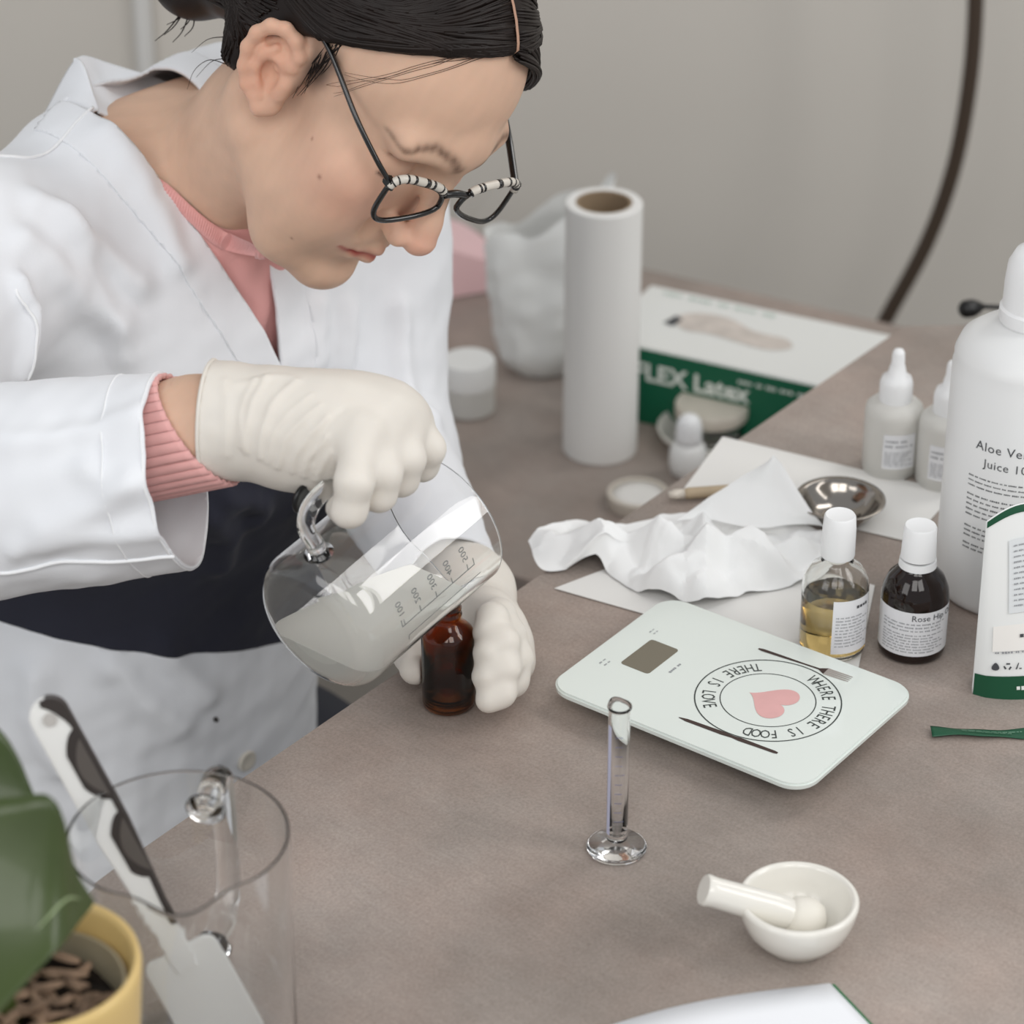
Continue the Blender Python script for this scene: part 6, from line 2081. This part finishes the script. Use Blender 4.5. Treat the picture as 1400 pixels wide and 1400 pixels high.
gf = [([(-0.1330, 1.3711, 0.2555), (-0.1412, 1.3550, 0.2373), (-0.1433, 1.3457, 0.2111)], 0.0022, 0.0016), ([(-0.1161, 1.3688, 0.2514), (-0.1310, 1.3530, 0.2339), (-0.1370, 1.3438, 0.2076)], 0.0022, 0.0016),
      ([(-0.1397, 1.3702, 0.2537), (-0.1459, 1.3550, 0.2373), (-0.1456, 1.3477, 0.2145)], 0.0020, 0.0012),
      ([(-0.1028, 1.3550, 0.2373), (-0.1208, 1.3472, 0.2237), (-0.1275, 1.3418, 0.2042)], 0.0018, 0.0013), ([(-0.0979, 1.3503, 0.2331), (-0.1138, 1.3448, 0.2196), (-0.1204, 1.3398, 0.2008)], 0.0018, 0.0013),
      ([(-0.0971, 1.3455, 0.2268), (-0.1083, 1.3423, 0.2152), (-0.1134, 1.3383, 0.1981)], 0.0016, 0.0012), ([(-0.0958, 1.3399, 0.2210), (-0.1028, 1.3384, 0.2084), (-0.1063, 1.3363, 0.1947)], 0.0015, 0.0011),
      ([(-0.1080, 1.3597, 0.2415), (-0.1255, 1.3501, 0.2288), (-0.1330, 1.3428, 0.2059)], 0.0016, 0.0009), ([(-0.0902, 1.3530, 0.2339), (-0.1020, 1.3472, 0.2237), (-0.1079, 1.3394, 0.2101)], 0.0018, -0.0008),
      ([(-0.1496, 1.3672, 0.2486), (-0.1283, 1.3733, 0.2491), (-0.1185, 1.3717, 0.2463)], 0.0030, 0.0012), ([(-0.1551, 1.3692, 0.2520), (-0.1534, 1.3530, 0.2339), (-0.1543, 1.3438, 0.2076)], 0.0030, 0.0012)]
V2 = crease(V2, N2, [(a, b, c * 0.75) for a, b, c in gf])
along = (V2 - R_['wrist']) @ fw_
V2 = V2 + N2 * (0.0007 * np.clip(1 - along / 0.07, 0, 1) * sines(V2 * np.array((1.0, 0.5, 0.5)), 26, 44) + 0.0006 * sines(V2, 22, 45))[:, None]
g_r = mesh('right_glove', V2, Q2, m_glove, person, label='cream latex glove on the hand gripping the jug handle')
# rolled bead at the mouth of the glove
e1 = np.cross(fw_, TU); e1 /= np.linalg.norm(e1); e2 = np.cross(e1, fw_)
edge_ = []
for a_ in np.linspace(0, 2 * pi, 73)[:-1]:
    d = e1 * cos(a_) + e2 * sin(a_)
    rel = V2 - cutp; m_ = (np.abs(rel @ fw_) < 0.004)
    proj_ = rel[m_] @ d; per = np.linalg.norm(rel[m_] - (rel[m_] @ fw_)[:, None] * fw_ - proj_[:, None] * d, axis=1)
    ok_ = (per < 0.004) & (proj_ > 0)
    edge_.append(cutp + d * (proj_[ok_].max() if ok_.any() else 0.031))
edge_ = np.array(edge_ + [edge_[0]])
mesh('glove_bead', *tube(edge_, 0.0011, 8, cap=False), m_glove, g_r)

# ---- left glove, fingers round the far side of the amber bottle
L2_ = {}
wri2 = np.array((-0.0265, 1.5235, 0.0184))
mcl = [np.array(p) for p in ((-0.0152, 1.4823, 0.0331), (-0.0071, 1.4758, 0.0256), (-0.0013, 1.4675, 0.0172), (0.0009, 1.4579, 0.0085))]
pil = [np.array(p) for p in ((-0.0083, 1.4478, 0.0493), (-0.0022, 1.4375, 0.0414), (0.0017, 1.4283, 0.0313), (-0.0004, 1.4195, 0.0220))]
dil = [np.array(p) for p in ((-0.0121, 1.4291, 0.0589), (-0.0060, 1.4142, 0.0510), (-0.0051, 1.4045, 0.0400), (-0.0069, 1.3974, 0.0277))]
til = [np.array(p) for p in ((-0.0150, 1.4193, 0.0559), (-0.0145, 1.4064, 0.0494), (-0.0154, 1.3988, 0.0381), (-0.0137, 1.3928, 0.0257))]
lg = [cone(wri_l - lax * 0.075, wri2, 0.0300, 0.027, 0.01)]
palm = np.array((-0.0190, 1.4931, 0.0116))
lg += [cone(wri2, palm, 0.027, 0.020, 0.012)]
lg += [cone(palm, m_, 0.019, 0.0125, 0.014) for m_ in mcl]
rl = [(0.0110, 0.0098, 0.0088, 0.0082), (0.0112, 0.0100, 0.0092, 0.0086), (0.0110, 0.0098, 0.0090, 0.0086), (0.0102, 0.0092, 0.0084, 0.0080)]
for k in range(4):
    f_ = chain([mcl[k], pil[k], dil[k], til[k]], rl[k], 0.006)
    f_[0] = cone(mcl[k], pil[k], rl[k][0], rl[k][1], 0.006)
    lg += f_
lg += chain([np.array(p) for p in ((-0.0225, 1.4892, 0.0130), (-0.0449, 1.4784, 0.0102), (-0.0594, 1.4572, 0.0174), (-0.0577, 1.4339, 0.0209))], (0.016, 0.0130, 0.0112, 0.0098), 0.010)
# the bottle presses into the glove where they meet
lg += [cone(AMB + TU * -0.01, AMB + TU * 0.075, 0.0160, 0.0160, 0.0015, 's')]
fld = hand_field(lg)
X = fld.ax[0][:, None, None]; Y = fld.ax[1][None, :, None]; Z = fld.ax[2][None, None, :]
cpl = wri_l - lax * 0.060
pl_ = ((X - cpl[0]) * lax[0] + (Y - cpl[1]) * lax[1] + (Z - cpl[2]) * lax[2]).astype(np.float32)
inner = fld.f + 0.0022
fld.f = np.maximum(fld.f, -pl_)
fld.f = np.maximum(fld.f, -np.maximum(inner, pl_ - 0.02))
V3, Q3 = surface(fld, 2)
N3 = normals(V3, Q3)
V3 = V3 + N3 * (0.0005 * sines(V3, 16, 46, 2))[:, None]
mesh('left_glove', V3, Q3, m_glove, person, label='cream latex glove on the hand gripping the amber bottle')

# the low stool under the person
sc_ = T(-0.10, 0, 0)
o = root('stool', (sc_[0], sc_[1], -0.75), 'round dark stool under the seated person in the lab coat', 'stool')
mesh('seat', *lathe([(0, 0.300), (0.155, 0.300), (0.165, 0.306), (0.165, 0.324), (0.155, 0.332), (0, 0.332)], (sc_[0], sc_[1], -0.75), 48), M('dark_stool_wood', (70, 58, 48), 0.6, var=0.06), o, angle=40)
for k in range(4):
    a_ = radians(45 + 90 * k)
    mesh('leg', *tube([(sc_[0] + 0.12 * cos(a_), sc_[1] + 0.12 * sin(a_), -0.448), (sc_[0] + 0.155 * cos(a_), sc_[1] + 0.155 * sin(a_), -0.75)], 0.014, 12), m_legs, o)
